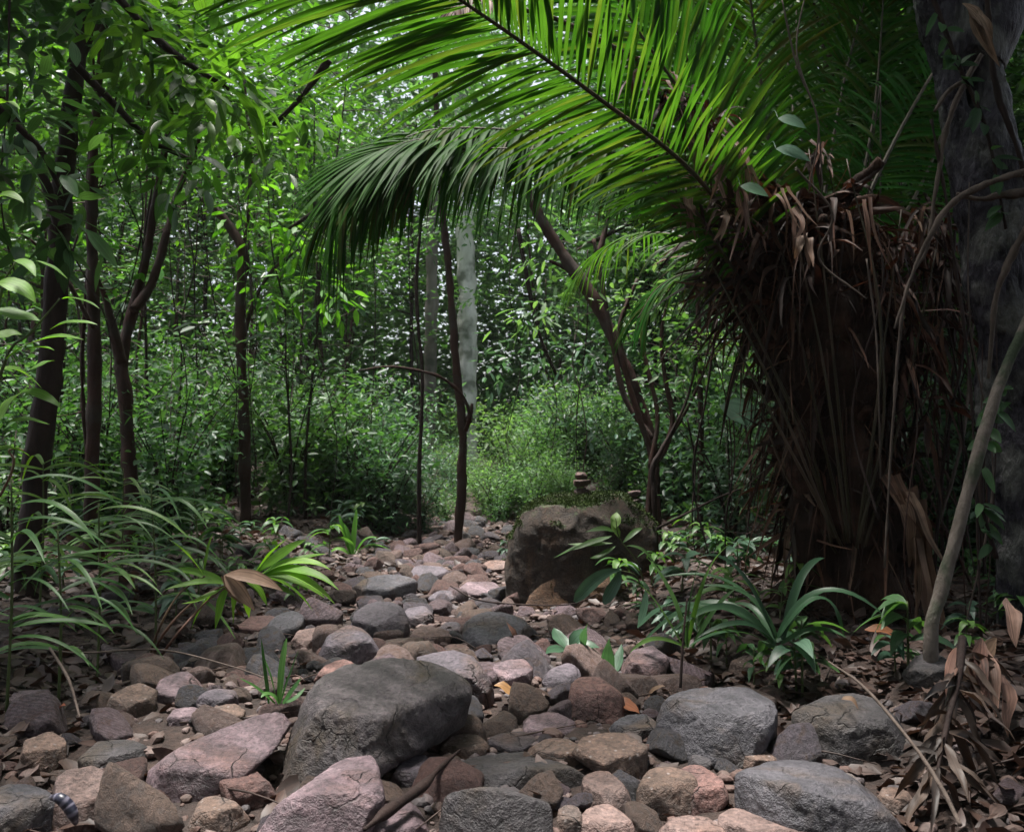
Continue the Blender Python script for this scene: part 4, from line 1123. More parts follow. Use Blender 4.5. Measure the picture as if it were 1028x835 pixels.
f = frond([(640,60,3.95),(560,20,3.8),(500,5,3.6),(470,-5,3.5),(455,12,3.45)], (0, -.4, 1), .16, .014, 26, (66, 28), .6, .05, 'dead', .5)
f['label'] = 'dead red brown frond tip caught above the main green frond'

# ------------------------------------------------------------------ small plants
def plant(name, label, cat, base, blds, m, stems=(), prof='strap', fold=.2, nseg=10, nrm=(0, -.5, 1), group=None, stem_m='stem', part='leaves', jit=.2, a=None):
    """blds: (p0, p1, p2, width_m) world points; stems: (pts, radii)"""
    e = empty(name, base, label, cat, group)
    mb = MB()
    if blds:
        p0, p1, p2 = (A3([b[i] for b in blds]) for i in range(3))
        bez(mb, p0, p1, p2, A3([b[3] for b in blds]), nrm, nseg, fold, prof, rng.random(len(blds)) if a is None else a, jit, wav=.12)
        mb.build(part, M[m], e)
    for pts, r in stems:
        s = MB(); tube(s, pts, r, 6, 16, .1, int(rng.integers(99)), fr=20); s.build('stem', M[stem_m], e)
    return e

def px_blades(lst, Y, dY=.15):
    o = []
    for (x0, y0, x1, y1, x2, y2, w) in lst:
        d = rng.uniform(-dY, dY)
        o.append((P(x0, y0, Y), P(x1, y1, Y + d * .5), P(x2, y2, Y + d), w * Y / FPX))
    return o

# bright palm seedling on the bed edge
Ys = 3.75
bl = [(262,578,300,566,336,606,13),(262,578,305,560,340,592,12),(262,577,300,552,332,572,11),(258,575,285,552,308,541,11),(256,575,275,550,288,541,10),(262,580,290,580,314,613,13),(260,578,300,575,326,600,12),
      (262,576,310,556,328,556,9),(230,588,222,600,216,632,10),(228,588,206,594,192,632,9),(236,586,232,600,234,626,10),(240,584,248,600,250,620,9),(245,582,262,590,268,608,9),(228,586,205,574,176,570,9),(228,586,200,580,165,592,8),
      (225,588,205,604,182,606,8),(250,580,282,590,296,598,11),(205,578,190,555,168,540,8),(205,580,185,572,160,574,8),(205,576,208,552,214,535,8)]
p = plant('palm_seedling', 'bright green palm seedling with strap leaves spreading over the stones', 'palm seedling', G(150, 668), px_blades(bl, Ys), 'lime',
      [([G(148,672), P(165,635,3.65), P(200,600,3.72), P(250,578,Ys)], [.007,.006,.004,.003]), ([G(152,672), P(175,640,3.6), P(205,606,3.7), P(230,587,Ys)], [.007,.006,.004,.003]), ([G(146,672), P(160,630,3.7), P(180,596,3.75), P(206,578,Ys)], [.006,.005,.004,.003])], 'leaf', .3, stem_m='straw', jit=.3)
s = MB()
for b in px_blades([(225,577,238,590,256,613,15),(226,577,255,574,284,593,14),(222,578,240,600,246,606,10)], Ys - .12, .03): bez(s, *b[:3], b[3], (0, -.8, .6), 8, .25, 'leaf', .6, .1)
s.build('dead_leaf', M['straw'], p)['label'] = 'withered pale brown leaf'

# arching seedlings on the left bank
def arch(label, px, py, Y, hpx, nb, span, m='strap', w=7, group=None, cat='reed plant'):
    g = P(px, py, Y); g[2] = g1(g[0], g[1])
    top = P(px + rng.uniform(-6, 6), py - hpx, Y)
    b = []
    for k in range(int(nb * .85)):
        t = rng.uniform(.3, 1); p0 = g + (top - g) * t
        sg = 1 if k % 2 else -1
        ln_ = span * Y / FPX * rng.uniform(.6, 1.15)
        az = rng.uniform(-.9, .9)
        d = A3((sg * math.cos(az), math.sin(az), 0))
        p1 = p0 + d * ln_ * .5 + A3((0, 0, ln_ * rng.uniform(.1, .32)))
        p2 = p0 + d * ln_ * rng.uniform(.85, 1) - A3((0, 0, ln_ * rng.uniform(.0, .4)))
        b.append((p0, p1, p2, w * .66 * Y / FPX * rng.uniform(.6, 1.2)))
    return plant('reed_plant', label, cat, g, b, m, [([g, (g + top) / 2 + A3((.01, 0, 0)), top], [.006, .005, .003])], 'strap', .25, group=group)
arch('tall reed like plant with thin leaves arching both ways from one dark stem', 157, 585, 3.9, 95, 26, 95)
arch('reed like plant with broader pale leaves left of the tall reed plant', 98, 600, 3.5, 95, 26, 95, w=8)
arch('low reed like plant leaning out over the bank litter', 60, 612, 3.2, 80, 22, 100, w=9)
arch('reed like plant half cut by the left frame edge', 8, 600, 3.0, 120, 24, 110, w=10)
arch('dark reed like plant behind the palm seedling', 200, 560, 4.8, 70, 22, 60, 'strap', 5)
arch('reed like plant with yellowish leaf at the left thicket', 40, 545, 4.2, 80, 24, 80, 'lime', 7)
arch('reed like plant at the thicket foot behind the others', 120, 540, 4.9, 70, 24, 70, 'strap', 6)

# broad leaved plant at the left edge
bl = [(5,362,40,330,84,341,17),(50,331,70,318,98,326,11),(62,300,80,296,100,310,9),(-4,285,18,280,36,304,22),(-4,372,20,364,42,390,15),(20,394,40,390,62,410,13),(14,262,26,258,36,278,14),(36,262,50,264,68,280,8),
      (-4,428,8,400,26,392,20),(8,424,25,418,50,426,13),(-4,310,20,318,40,322,20),(25,352,40,345,55,352,12),(-6,340,8,332,22,336,14),(-4,452,14,446,30,458,16),(30,372,46,362,56,362,9)]
plant('broadleaf_plant', 'plant with broad light green leaves poking in at the left edge', 'broadleaf plant', A3((*P(-30, 640, 2.55)[:2], g1(*P(-30, 640, 2.55)[:2]))), px_blades(bl, 2.55, .1), 'lime',
      [([P(-34,640,2.55), P(-20,480,2.55), P(5,362,2.55), P(30,335,2.55), P(60,300,2.55)], [.008,.007,.005,.004,.002]), ([P(-30,640,2.6), P(-12,430,2.6), P(0,300,2.6), P(16,262,2.6)], [.008,.006,.004,.002])], 'leaf', .2, 10, (0, -.5, 1))
bl = [(2,75,8,66,16,76,14),(-6,200,10,190,24,204,14),(-5,105,8,98,20,110,14)]
plant('leafy_sprig', 'sprig with a single bright leaf at the upper left edge', 'sprig', P(-20, 300, 2.7), px_blades(bl, 2.7, .05), 'lime', [([P(-20,300,2.7), P(-15,180,2.7), P(-2,70,2.7)], [.005,.004,.002])], 'leaf', .2)
# curly pale vine at left edge
stick('curly_vine', [P(0,498,2.7), P(10,478,2.68), P(14,462,2.68), P(9,453,2.68), P(16,450,2.68), P(24,452,2.68)], [.004,.004,.004,.0035,.003,.002], M['straw'], 'curled pale tendril hooking up at the left edge', 'tendril', 6, .1)

# strap leaved clump on the right bank
bl = [(778,648,720,560,640,650,9),(776,645,730,575,668,640,8),(770,640,720,590,655,612,7),(780,640,820,555,890,620,9),(782,640,830,560,848,640,10),(778,645,760,600,735,606,8),(775,650,764,630,764,668,12),(780,640,760,580,700,588,6),
      (784,640,800,600,830,592,8),(786,642,800,560,828,560,9),(776,642,745,610,700,640,8),(780,645,802,620,810,660,9),(778,642,750,560,660,580,7),(774,646,730,620,690,650,7),(784,646,820,620,850,640,7),(778,640,740,540,700,560,5)]
plant('strap_leaf_clump', 'clump of long strap leaves coloured as if shaded, arching over the bank before the palm', 'strap leaved plant', G(778, 655), px_blades(bl, 3.35, .3), 'strap_shaded', (), 'strap', .25, 12)
bl = [(690,650,705,560,735,545,5),(690,650,680,590,650,560,5),(686,650,660,600,640,585,5),(690,650,690,590,705,560,4),(695,650,720,600,740,590,5),(688,650,655,630,632,655,6),(692,650,730,620,745,640,5)]
plant('strap_leaf_clump', 'lighter grassy clump beside the dark upright twig on the bank', 'grass clump', G(690, 655), px_blades(bl, 3.3, .25), 'strap', (), 'strap', .25, 10)
# two lobed palm seedling by the boulder
bl = [(622,572,600,572,577,604,14),(622,572,622,584,606,606,13)]
plant('palm_seedling', 'seedling with one two lobed pale leaf before the mossy boulder', 'palm seedling', G(648, 612), px_blades(bl, 4.5, .03), 'blue', [([G(648,612), P(640,580,4.5), P(622,572,4.5)], [.004,.003,.002])], 'fan', .3, 9, (0, -.9, .5))
bl = [(612,540,585,545,556,560,8),(614,538,590,545,575,552,7),(618,534,606,528,588,534,7),(615,545,590,548,570,546,6),(618,548,600,562,592,560,7),(625,545,640,530,645,530,6),(628,548,645,545,660,570,6),(622,540,616,530,614,520,9),(618,530,618,520,619,514,11)]
plant('leafy_sprig', 'seedling with narrow leaves fanned out before the boulder top', 'seedling', G(650, 600), px_blades(bl, 4.9, .1), 'strap', [([G(650,600), P(640,565,4.9), P(622,540,4.9), P(618,520,4.9)], [.005,.004,.003,.002])], 'leaf', .25, 8, a=np.array([.2,.4,.3,.6,.5,.3,.2,.9,1]))
# dark glossy low leaves by the rocks
bl = [(570,652,560,640,556,630,16),(572,650,580,636,590,632,14),(575,650,590,645,602,650,12),(568,652,555,650,548,656,12),(612,680,608,662,612,640,14),(614,680,622,664,624,646,12),(612,682,600,670,596,660,8),(640,630,650,610,648,590,9),(640,630,655,615,672,604,8),(585,652,584,640,590,625,8)]
plant('low_herb', 'glossy dark green low herb growing between stones', 'herb', G(575, 668), px_blades(bl, 3.75, .12), 'blue', (), 'leaf', .25, 8, a=np.full(10, .35))
# grass blades among the rocks, left of the largest rock
bl = [(278,705,270,670,262,655,6),(280,706,282,660,288,640,7),(282,706,290,680,300,652,8),(276,706,260,690,240,680,5),(284,706,296,690,302,680,6),(270,706,268,680,262,640,5),(286,706,300,700,306,690,5),(280,706,270,690,262,700,8)]
plant('grass_tuft', 'small grey green grass tuft behind the largest rock', 'grass tuft', G(280, 706), px_blades(bl, 3.0, .1), 'strap', (), 'strap', .25, 9)
bl = [(352,556,345,530,340,516,5),(354,556,356,530,358,510,6),(356,556,366,535,380,540,5),(350,556,340,545,330,556,4),(358,556,370,540,392,552,4),(354,556,350,535,345,525,5)]
plant('grass_tuft', 'upright bright tuft at the far bank near the crooked trunk', 'grass tuft', G(354, 560), px_blades(bl, 7.2, .1), 'lime', (), 'strap', .25, 9)
bl = [(430,698,424,686,428,676,14),(425,694,434,688,440,684,12),(380,712,392,702,402,706,12),(384,714,374,706,380,700,8),(432,696,436,690,430,682,10)]
plant('low_herb', 'tiny bright leaves sprouting on the face of the largest rock', 'seedling', P(428, 700, 2.86), px_blades(bl[:2] + bl[4:], 2.84, .03), 'lime', (), 'leaf', .2, 6)
# dead frond on the lower right bank
mbase = G(975, 655)
e = empty('dead_frond', mbase, 'shrivelled brown dead frond lying at the bottom of the bank', 'dead frond')
mb = MB()
q = resample(A3([P(966,640,2.75), P(962,680,2.62), P(950,730,2.5), P(940,780,2.4)]), 40)
for sg in (-1, 1):
    i = rng.integers(2, 39, 22)
    D = A3((sg * .8, -.15, -.45)) + rng.normal(0, .38, (22, 3))
    blades(mb, q[i], D, rng.uniform(.08, .2, 22), rng.uniform(.014, .034, 22), .35, nseg=8, fold=.5, prof="leaf", a=rng.random(22) * .75, jit=.7, wav=.8)
mb.build('leaflets', M['litter'], e)
mb = MB(); tube(mb, q, [.012, .009, .004], 7, 40, .2, 3); mb.build('rachis', M['bark_dark'], e)
mb = MB()
for (x0, y0, x1, y1, w) in [(985,640,975,720,18),(990,650,1000,720,16),(978,650,990,700,14),(1000,660,1012,740,20),(960,650,950,700,12),(1010,600,1020,650,16)]:
    bez(mb, P(x0, y0, 2.75), P((x0 + x1) / 2, (y0 + y1) / 2 - 6, 2.62), P(x1, y1, 2.6), w * 2.7 / FPX, (0, -1, .4), 9, .5, 'leaf', rng.random(), .4, wav=.5)
mb.build('dead_leaf', M['straw'], e)

# ------------------------------------------------------------------ vines hanging in the thicket
VN = [(250,170,262,520,7.5),(300,140,285,460,8.6),(345,200,352,520,9.0),(372,190,366,520,9.4),(318,260,330,530,8.4),(410,200,405,500,9.6),(200,190,215,500,6.8),(168,200,180,480,6.6),(70,140,110,420,5.2),(118,80,112,330,5.6),
      (690,200,735,520,5.6),(720,320,712,560,5.4),(752,300,748,560,5.2),(905,180,890,520,4.6),(920,300,915,560,4.4),(940,280,960,560,4.2),(785,0,812,190,3.7),(800,170,870,300,3.7),(812,-20,826,190,3.65),(870,260,884,480,3.75),
      (590,250,580,500,9.2),(520,210,508,440,10.5),(548,280,552,470,10.0),(690,420,698,560,5.9),(735,400,728,580,5.0),(10,-20,30,330,4.0),(140,-10,120,330,6.2),(228,40,236,480,7.8)]
for i, (x0, y0, x1, y1, Y) in enumerate(VN):
    a_, b_ = P(x0, y0, Y), P(x1, y1, Y)
    m1 = a_ * .66 + b_ * .34 + A3((rng.normal(0, .06), rng.normal(0, .05), 0)); m2 = a_ * .33 + b_ * .67 + A3((rng.normal(0, .08), rng.normal(0, .05), 0))
    mb = MB(); r = rng.uniform(.0035, .008)
    tube(mb, [a_, m1, m2, b_], [r, r * .9, r * .9, r * .7], 6, 36, .3, i, fr=30)
    pale = 780 < x0 < 880
    tag(mb.build('hanging_vine', M['vine'] if pale else M['bark_dark'], loc=b_), 'thin pale vine hanging in front of the palm crown' if pale else 'thin dark vine stem hanging in the thicket', 'vine', 'pale vines by the palm' if pale else 'dark vine stems in the thicket')
for i in range(44):
    Y = rng.uniform(3.7, 5.2); x0 = rng.uniform(855, 1000); x1 = x0 + rng.normal(0, 45)
    p0 = P(x0, rng.uniform(520, 600), Y); p0[2] = max(g1(p0[0], p0[1]), p0[2] if rng.random() < .5 else -9); p3 = P(x1, rng.uniform(80, 420), Y + rng.normal(0, .2))
    m1 = p0 * .66 + p3 * .34 + rng.normal(0, .07, 3); m2 = p0 * .33 + p3 * .67 + rng.normal(0, .07, 3)
    mb = MB(); r = rng.uniform(.003, .009); tube(mb, [p0, m1, m2, p3], [r, r, r * .8, r * .5], 6, 30, .4, i, fr=30)
    tag(mb.build('tangle_vine', M[rng.choice(['bark_dark', 'bark_red', 'vine'], p=[.5, .35, .15])], loc=p0), 'thin dark stem in the tangle between palm and big trunk', 'vine', 'tangled stems beside the palm')
for i in range(9):
    Y = rng.uniform(4.0, 5.0); x0 = rng.uniform(885, 985); y0 = rng.uniform(190, 380)
    a_ = P(x0, y0, Y); e = empty('dead_frond', a_, 'brown dead frond hanging in the tangle between palm and big trunk', 'dead frond', 'dead fronds hanging beside the palm')
    q = resample(A3([a_, a_ + A3((rng.normal(0, .08), -.05, -.25)), a_ + A3((rng.normal(0, .15), -.05, -rng.uniform(.5, .8)))]), 30)
    mb = MB(); k = rng.integers(3, 29, 44); D = A3((0, -.1, -.7)) + rng.normal(0, .5, (44, 3))
    blades(mb, q[k], D, rng.uniform(.12, .35, 44), rng.uniform(.008, .03, 44), .3, nseg=7, fold=.5, prof='leaf', a=rng.random(44) ** 1.6, jit=.6, wav=.8); mb.build('leaflets', M['dead'], e)
    mb = MB(); tube(mb, q, [.009, .007, .003], 6, 30, .2, i); mb.build('rachis', M['bark_dark'], e)
# heart shaped leaves of a climber on the palm
for (px, py, sx, lab) in [(796,158,17,'round bluish green climber leaf, upper one on the palm'), (757,194,14,'round dark green climber leaf among straw tufts of the palm'), (795,126,14,'thin pale climber leaf above the round bluish one'), (747,420,24,'broad blue green leaf in the shade beside the palm foot')]:
    mb = MB(); Y = 3.7 if py < 300 else 4.6
    c = P(px, py, Y); w = sx * Y / FPX
    bez(mb, c + A3((-w, 0, w * .5)), c + A3((0, -.02, w * .3)), c + A3((w, -.01, -w * .3)), w * 1.3, (0, -.8, .6), 8, .15, 'leaf', .6, .05)
    tube(mb, [c + A3((-w, 0, w * .5)), c + A3((-w * .8, .1, .1)), c + A3((-w * .5, .3, .12))], [.002, .002, .002], 5, 8, a=.2)
    tag(mb.build('climber_leaf', M['blue'], loc=c), lab, 'leaf')

# ------------------------------------------------------------------ the forest behind: individual understorey trees and shrubs
def gen_tree(seed, Ht, r, z0, nbr, nleaf, L, leaf, bark, spread=.9, wr=.45):
    global rng
    keep = rng; rng = np.random.default_rng(seed)
    e = empty('understorey_tree', (0, 0, 0), 'x', 'tree')
    pts = [[0, 0, -.1, r * 1.2]]
    x = y = 0
    for k in range(1, 7):
        x += rng.normal(0, .07) * Ht / 5; y += rng.normal(0, .07) * Ht / 5
        pts.append([x, y, Ht * k / 6, r * (1 - .13 * k)])
    tr = MB(); q = tube(tr, A3(pts), None, 7, 40, .2, seed, fr=10)
    cr = MB()
    for b in range(nbr):
        t = rng.uniform(z0, 1); p0 = q[int(t * 39)]
        az = rng.uniform(0, 6.28); ln_ = spread * rng.uniform(.5, 1.1) * (1.15 - .5 * t)
        d = A3((math.cos(az), math.sin(az), rng.uniform(.05, .7)))
        p1 = p0 + d * ln_ * .5; p2 = p0 + d * ln_ + A3((0, 0, -.1 * ln_))
        tube(tr, [p0, p1, p2], [r * .3, r * .2, r * .08], 4, 8)
        nl = nleaf // nbr
        s = rng.uniform(.25, 1.05, nl)[:, None]
        C = p0 + (p2 - p0) * s + rng.normal(0, .13 * spread + .04, (nl, 3)) * A3((1, 1, .7)) * (.4 + s)
        D = unit(d)[None] * .5 + rng.normal(0, .7, (nl, 3)) * A3((1, 1, .5)) - A3((0, 0, .3))
        Nn = A3((0, 0, 1)) + rng.normal(0, .5, (nl, 3))
        l = L * rng.uniform(.45, 1.0, nl) * np.where(rng.random(nl) < .12, 1.9, 1.15)
        leaves(cr, C, D, Nn, l, l * wr, rng.random(nl))
    tr.build('trunk', M[bark], e); cr.build('crown', M[leaf], e)
    rng = keep
    return e

def gen_shrub(seed, Ht, nst, nleaf, L, leaf, wr=.45):
    global rng
    keep = rng; rng = np.random.default_rng(seed)
    e = empty('leafy_shrub', (0, 0, 0), 'x', 'shrub')
    st, fo = MB(), MB()
    for k in range(nst):
        az = rng.uniform(0, 6.28); ln_ = Ht * rng.uniform(.5, 1)
        tip = A3((math.cos(az) * ln_ * .5, math.sin(az) * ln_ * .5, ln_))
        q = tube(st, [(0, 0, -.05), tip * A3((.25, .25, .5)), tip], [.01, .007, .003], 5, 14)
        nl = nleaf // nst
        i = rng.integers(2, 14, nl)
        C = q[i] + rng.normal(0, .10 * Ht, (nl, 3)) * A3((1, 1, .7))
        D = rng.normal(0, .8, (nl, 3)) * A3((1, 1, .4)) - A3((0, 0, .25))
        l = L * rng.uniform(.45, 1.0, nl) * np.where(rng.random(nl) < .12, 1.9, 1.15)
        leaves(fo, C, D, A3((0, 0, 1)) + rng.normal(0, .45, (nl, 3)), l, l * wr, rng.random(nl))
    st.build('stem', M['bark_dark'], e); fo.build('foliage', M[leaf], e)
    rng = keep
    return e

TREES = [gen_tree(401, 5.2, .035, .22, 26, 3000, .095, 'forest', 'bark_dark', 1.0),
         gen_tree(402, 6.4, .045, .30, 30, 3400, .11, 'forest', 'bark_red', 1.25),
         gen_tree(403, 4.4, .028, .15, 24, 2800, .08, 'blue', 'bark_dark', .9),
         gen_tree(404, 5.8, .035, .2, 28, 3200, .10, 'bright', 'bark_red', 1.1),
         gen_tree(405, 7.5, .06, .4, 30, 3600, .13, 'forest', 'bark_dark', 1.5)]
SHRUBS = [gen_shrub(411, 1.2, 12, 1100, .075, 'blue'), gen_shrub(412, 1.7, 14, 1500, .09, 'forest'), gen_shrub(413, .8, 10, 700, .06, 'forest'), gen_shrub(414, 1.3, 14, 1500, .07, 'clear')]
tree_lab = ['slender dark stemmed understorey tree with small green leaves in the thicket', 'red stemmed understorey tree with mid green leaves in the thicket', 'low understorey tree with bluish leaves in the thicket',
            'understorey tree with yellow green leaves in the thicket', 'taller understorey tree with large leaves arching over the thicket']
tree_grp = ['slender thicket trees', 'red stemmed thicket trees', 'bluish thicket trees', 'yellow green thicket trees', 'taller thicket trees']
shr_lab = ['bluish leaved shrub in the dim understorey', 'bushy green shrub at the foot of the thicket', 'small low shrub on the forest floor', 'pale green shrub, coloured brighter for the light clearing at the path end']
shr_grp = ['bluish understorey shrubs', 'green understorey shrubs', 'low floor shrubs', 'clearing shrubs']
def gen_sapling(seed, Ht, r, nleaf, leaf, bark):
    global rng
    keep = rng; rng = np.random.default_rng(seed)
    e = empty('thin_sapling', (0, 0, 0), 'x', 'sapling')
    pts = [[0, 0, -.1, r * 1.2]]; x = y = 0
    for k in range(1, 9):
        x += rng.normal(0, .06); y += rng.normal(0, .05); pts.append([x, y, Ht * k / 8, r * (1 - .09 * k)])
    tr = MB(); q = tube(tr, A3(pts), None, 6, 60, .35, seed, fr=20); fo = MB()
    for b in range(15):
        p0 = q[rng.integers(12, 58)]; az = rng.uniform(0, 6.28); l = rng.uniform(.2, .8)
        d = A3((math.cos(az), math.sin(az), rng.uniform(-.1, .9))); p1 = p0 + d * l * .5 + rng.normal(0, .04, 3); p2 = p0 + d * l + rng.normal(0, .05, 3)
        w = tube(tr, [p0, p1, p2], [r * .4, r * .25, r * .1], 4, 12, .3, b, fr=20)
        n = nleaf // 15; i = rng.integers(5, 12, n); l_ = rng.uniform(.05, .11, n)
        leaves(fo, w[i] + rng.normal(0, .04, (n, 3)), rng.normal(0, 1, (n, 3)) * A3((1, 1, .4)) - A3((0, 0, .3)), A3((0, 0, 1)) + rng.normal(0, .4, (n, 3)), l_, l_ * .45, rng.random(n))
    tr.build('stem', M[bark], e); fo.build('foliage', M[leaf], e)
    rng = keep
    return e
SAPS = [gen_sapling(421, 4.5, .014, 150, 'forest', 'bark_dark'), gen_sapling(422, 5.5, .018, 210, 'bright', 'bark_red'), gen_sapling(423, 4.0, .011, 120, 'blue', 'vine')]
sap_lab = ['thin dark sapling stem with sparse leaves in the thicket', 'thin reddish sapling stem with bright leaves in the thicket', 'thin pale sapling stem with bluish leaves in the thicket']
sap_grp = ['thin dark saplings', 'thin reddish saplings', 'thin pale saplings']
used_t = set()
def put(lst, k, x, y, labs, grps, sc):
    o = lst[k]
    loc = (x, y, g1(x, y))
    rz = rng.uniform(0, 6.28)
    key = (id(lst), k)
    if key in used_t:
        dup(o, loc, rz, sc, label=labs[k], group=grps[k])
    else:
        used_t.add(key)
        o.location = loc; o.rotation_euler = (0, 0, rz); o.scale = (sc, sc, sc); o['label'] = labs[k]; o['group'] = grps[k]

def far_ok(x, y, m):
    return abs(x - bed_c(y)) > m

# trees: (x range in picture at depth)
nT = 0
for Y in np.concatenate([np.linspace(6.2, 9, 9), np.linspace(9, 13, 22), np.linspace(13, 16, 12), np.linspace(16.5, 21, 46)]):
    for tr_ in range(20):
        px = rng.uniform(-120, 1150)
        x = (px - 514) / FPX * Y
        ok = far_ok(x, Y, 1.5 if Y < 9 else (1.2 if Y < 11.5 else .0))
        if Y < 9 and 330 < px < 760: ok = False
        if Y < 8.6 and 185 < px < 285: ok = False
        if 8.6 < Y < 12.8 and 240 < px < 430: ok = False
        if Y < 9.5 and 560 < px < 700: ok = False
        if 11 < Y < 15.6 and 440 < px < 500: ok = False
        if 8.5 < Y < 15 and 380 < px < 640: ok = False
        if ok: break
    else:
        continue
    k = int(rng.choice([0, 1, 2, 3, 4], p=[.25, .25, .2, .18, .12]))
    if px < 330 and rng.random() < .45: k = 3
    if 480 < px < 720 and k == 3: k = 2
    put(TREES, k, x, Y, tree_lab, tree_grp, rng.uniform(.8, 1.2))
    nT += 1
for i in range(64):
    Y = rng.uniform(5.4, 10.5); px = rng.uniform(-10, 430) if i % 3 else rng.uniform(560, 1000)
    x = (px - 514) / FPX * Y
    if not far_ok(x, Y, 1.3) or (Y < 6.6 and 640 < px < 1000) or (Y < 7.5 and px > 250 and px < 700) or (Y < 8.6 and 195 < px < 265): continue
    put(SAPS, int(rng.choice([0, 1, 2], p=[.5, .25, .25])), x, Y, sap_lab, sap_grp, rng.uniform(.75, 1.15))
for i in range(11):
    Y = rng.uniform(5.9, 7.8); px = rng.uniform(790, 1060)
    put(TREES, int(rng.choice([0, 1, 2])), (px - 514) / FPX * Y, Y, tree_lab, tree_grp, rng.uniform(.7, 1.0))
# shrubs
for Y in np.concatenate([np.linspace(5, 8, 34), np.linspace(8, 12, 60), np.linspace(12, 19, 60)]):
    for tr_ in range(20):
        px = rng.uniform(-60, 1100)
        x = (px - 514) / FPX * Y
        ok = far_ok(x, Y, 1.35 if Y < 9 else 1.0)
        if Y < 8.6 and 200 < px < 290: ok = False
        if Y < 7 and px < 330: ok = ok and rng.random() < .35 and Y > 5.6 and ok
        if Y < 8.5 and 300 < px < 660: ok = False
        if Y < 6.4 and 640 < px < 780: ok = False
        if Y < 5.5 and 720 < px < 1000: ok = False
        if ok: break
    else:
        continue
    k = int(rng.choice([0, 1, 2], p=[.4, .35, .25]))
    put(SHRUBS, k, x, Y, shr_lab, shr_grp, rng.uniform(.75, 1.2))
# dim shrubs closing the far bank, left of the path's end, and low ones across it
for i in range(30):
    Y = rng.uniform(8.9, 12.5); px = rng.uniform(300, 455)
    put(SHRUBS, int(rng.choice([0, 1, 2])), (px - 514) / FPX * Y, Y, shr_lab, shr_grp, rng.uniform(.55, 1.0))
for i in range(16):
    Y = rng.uniform(8.8, 11.5); px = rng.uniform(560, 720)
    put(SHRUBS, int(rng.choice([0, 2])), (px - 514) / FPX * Y, Y, shr_lab, shr_grp, rng.uniform(.5, .95))
for i in range(16):
    Y = rng.uniform(8.9, 11.0); px = rng.uniform(440, 570)
    if abs(px - 470) < 24: px += 50
    put(SHRUBS, 3, (px - 514) / FPX * Y, Y, shr_lab, shr_grp, rng.uniform(.3, .6))
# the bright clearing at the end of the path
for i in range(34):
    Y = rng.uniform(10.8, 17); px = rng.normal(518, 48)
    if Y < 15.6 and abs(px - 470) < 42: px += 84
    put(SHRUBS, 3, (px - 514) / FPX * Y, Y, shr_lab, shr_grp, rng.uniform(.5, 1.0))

# low seedlings along the banks
def gen_seed(seed, m):
    r = np.random.default_rng(seed)
    e = empty('seedling', (0, 0, 0), 'x', 'seedling')
    mb = MB(); b = []
    top = A3((r.normal(0, .02), r.normal(0, .02), r.uniform(.1, .22)))
    for k in range(11):
        az = r.uniform(0, 6.28); t = r.uniform(.4, 1); ln_ = r.uniform(.07, .15)
        d = A3((math.cos(az), math.sin(az), 0))
        p0 = top * t
        b.append((p0, p0 + d * ln_ * .5 + A3((0, 0, .035)), p0 + d * ln_ - A3((0, 0, r.uniform(0, .05)))))
    bez(mb, A3([q[0] for q in b]), A3([q[1] for q in b]), A3([q[2] for q in b]), .035, (0, 0, 1), 6, .2, 'leaf', r.random(11), .25)
    mb.build('leaves', M[m], e)
    s = MB(); tube(s, [(0, 0, -.02), top * .5, top], [.004, .003, .002], 5, 8); s.build('stem', M['stem'], e)
    return e
SEED = [gen_seed(501, 'blue'), gen_seed(502, 'forest'), gen_seed(503, 'strap')]
sl = ['bluish seedling on the leaf littered bank', 'dark green seedling on the leaf littered bank', 'fresh green seedling on the leaf littered bank']
sg_ = ['bluish bank seedlings', 'dark bank seedlings', 'fresh bank seedlings']
for i in range(210):
    Y = rng.uniform(3.2, 10) if i < 120 else rng.uniform(4.8, 9.5)
    for tr_ in range(30):
        px = rng.uniform(0, 1028); x = (px - 514) / FPX * Y
        d = abs(x - bed_c(Y)) - bed_w(Y)
        if (d > .1 or (i >= 120 and d > -.12 and Y > 4.8 and abs(px - 580) > 70)) and (px > 640 or Y > 4.5): break
    else: continue
    put(SEED, int(rng.integers(0, 3)), x, Y, sl, sg_, rng.uniform(.7, 1.5))

# far forest reading as one mass
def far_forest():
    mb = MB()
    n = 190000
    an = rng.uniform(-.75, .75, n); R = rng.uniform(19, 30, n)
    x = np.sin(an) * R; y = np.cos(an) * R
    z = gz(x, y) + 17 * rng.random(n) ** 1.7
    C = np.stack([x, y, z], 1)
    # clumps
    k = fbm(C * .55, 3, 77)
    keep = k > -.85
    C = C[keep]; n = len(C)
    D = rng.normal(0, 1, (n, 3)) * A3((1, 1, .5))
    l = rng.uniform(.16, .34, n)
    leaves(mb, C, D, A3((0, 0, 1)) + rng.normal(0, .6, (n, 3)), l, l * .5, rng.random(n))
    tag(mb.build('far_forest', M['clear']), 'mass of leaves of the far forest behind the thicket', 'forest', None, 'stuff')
far_forest()

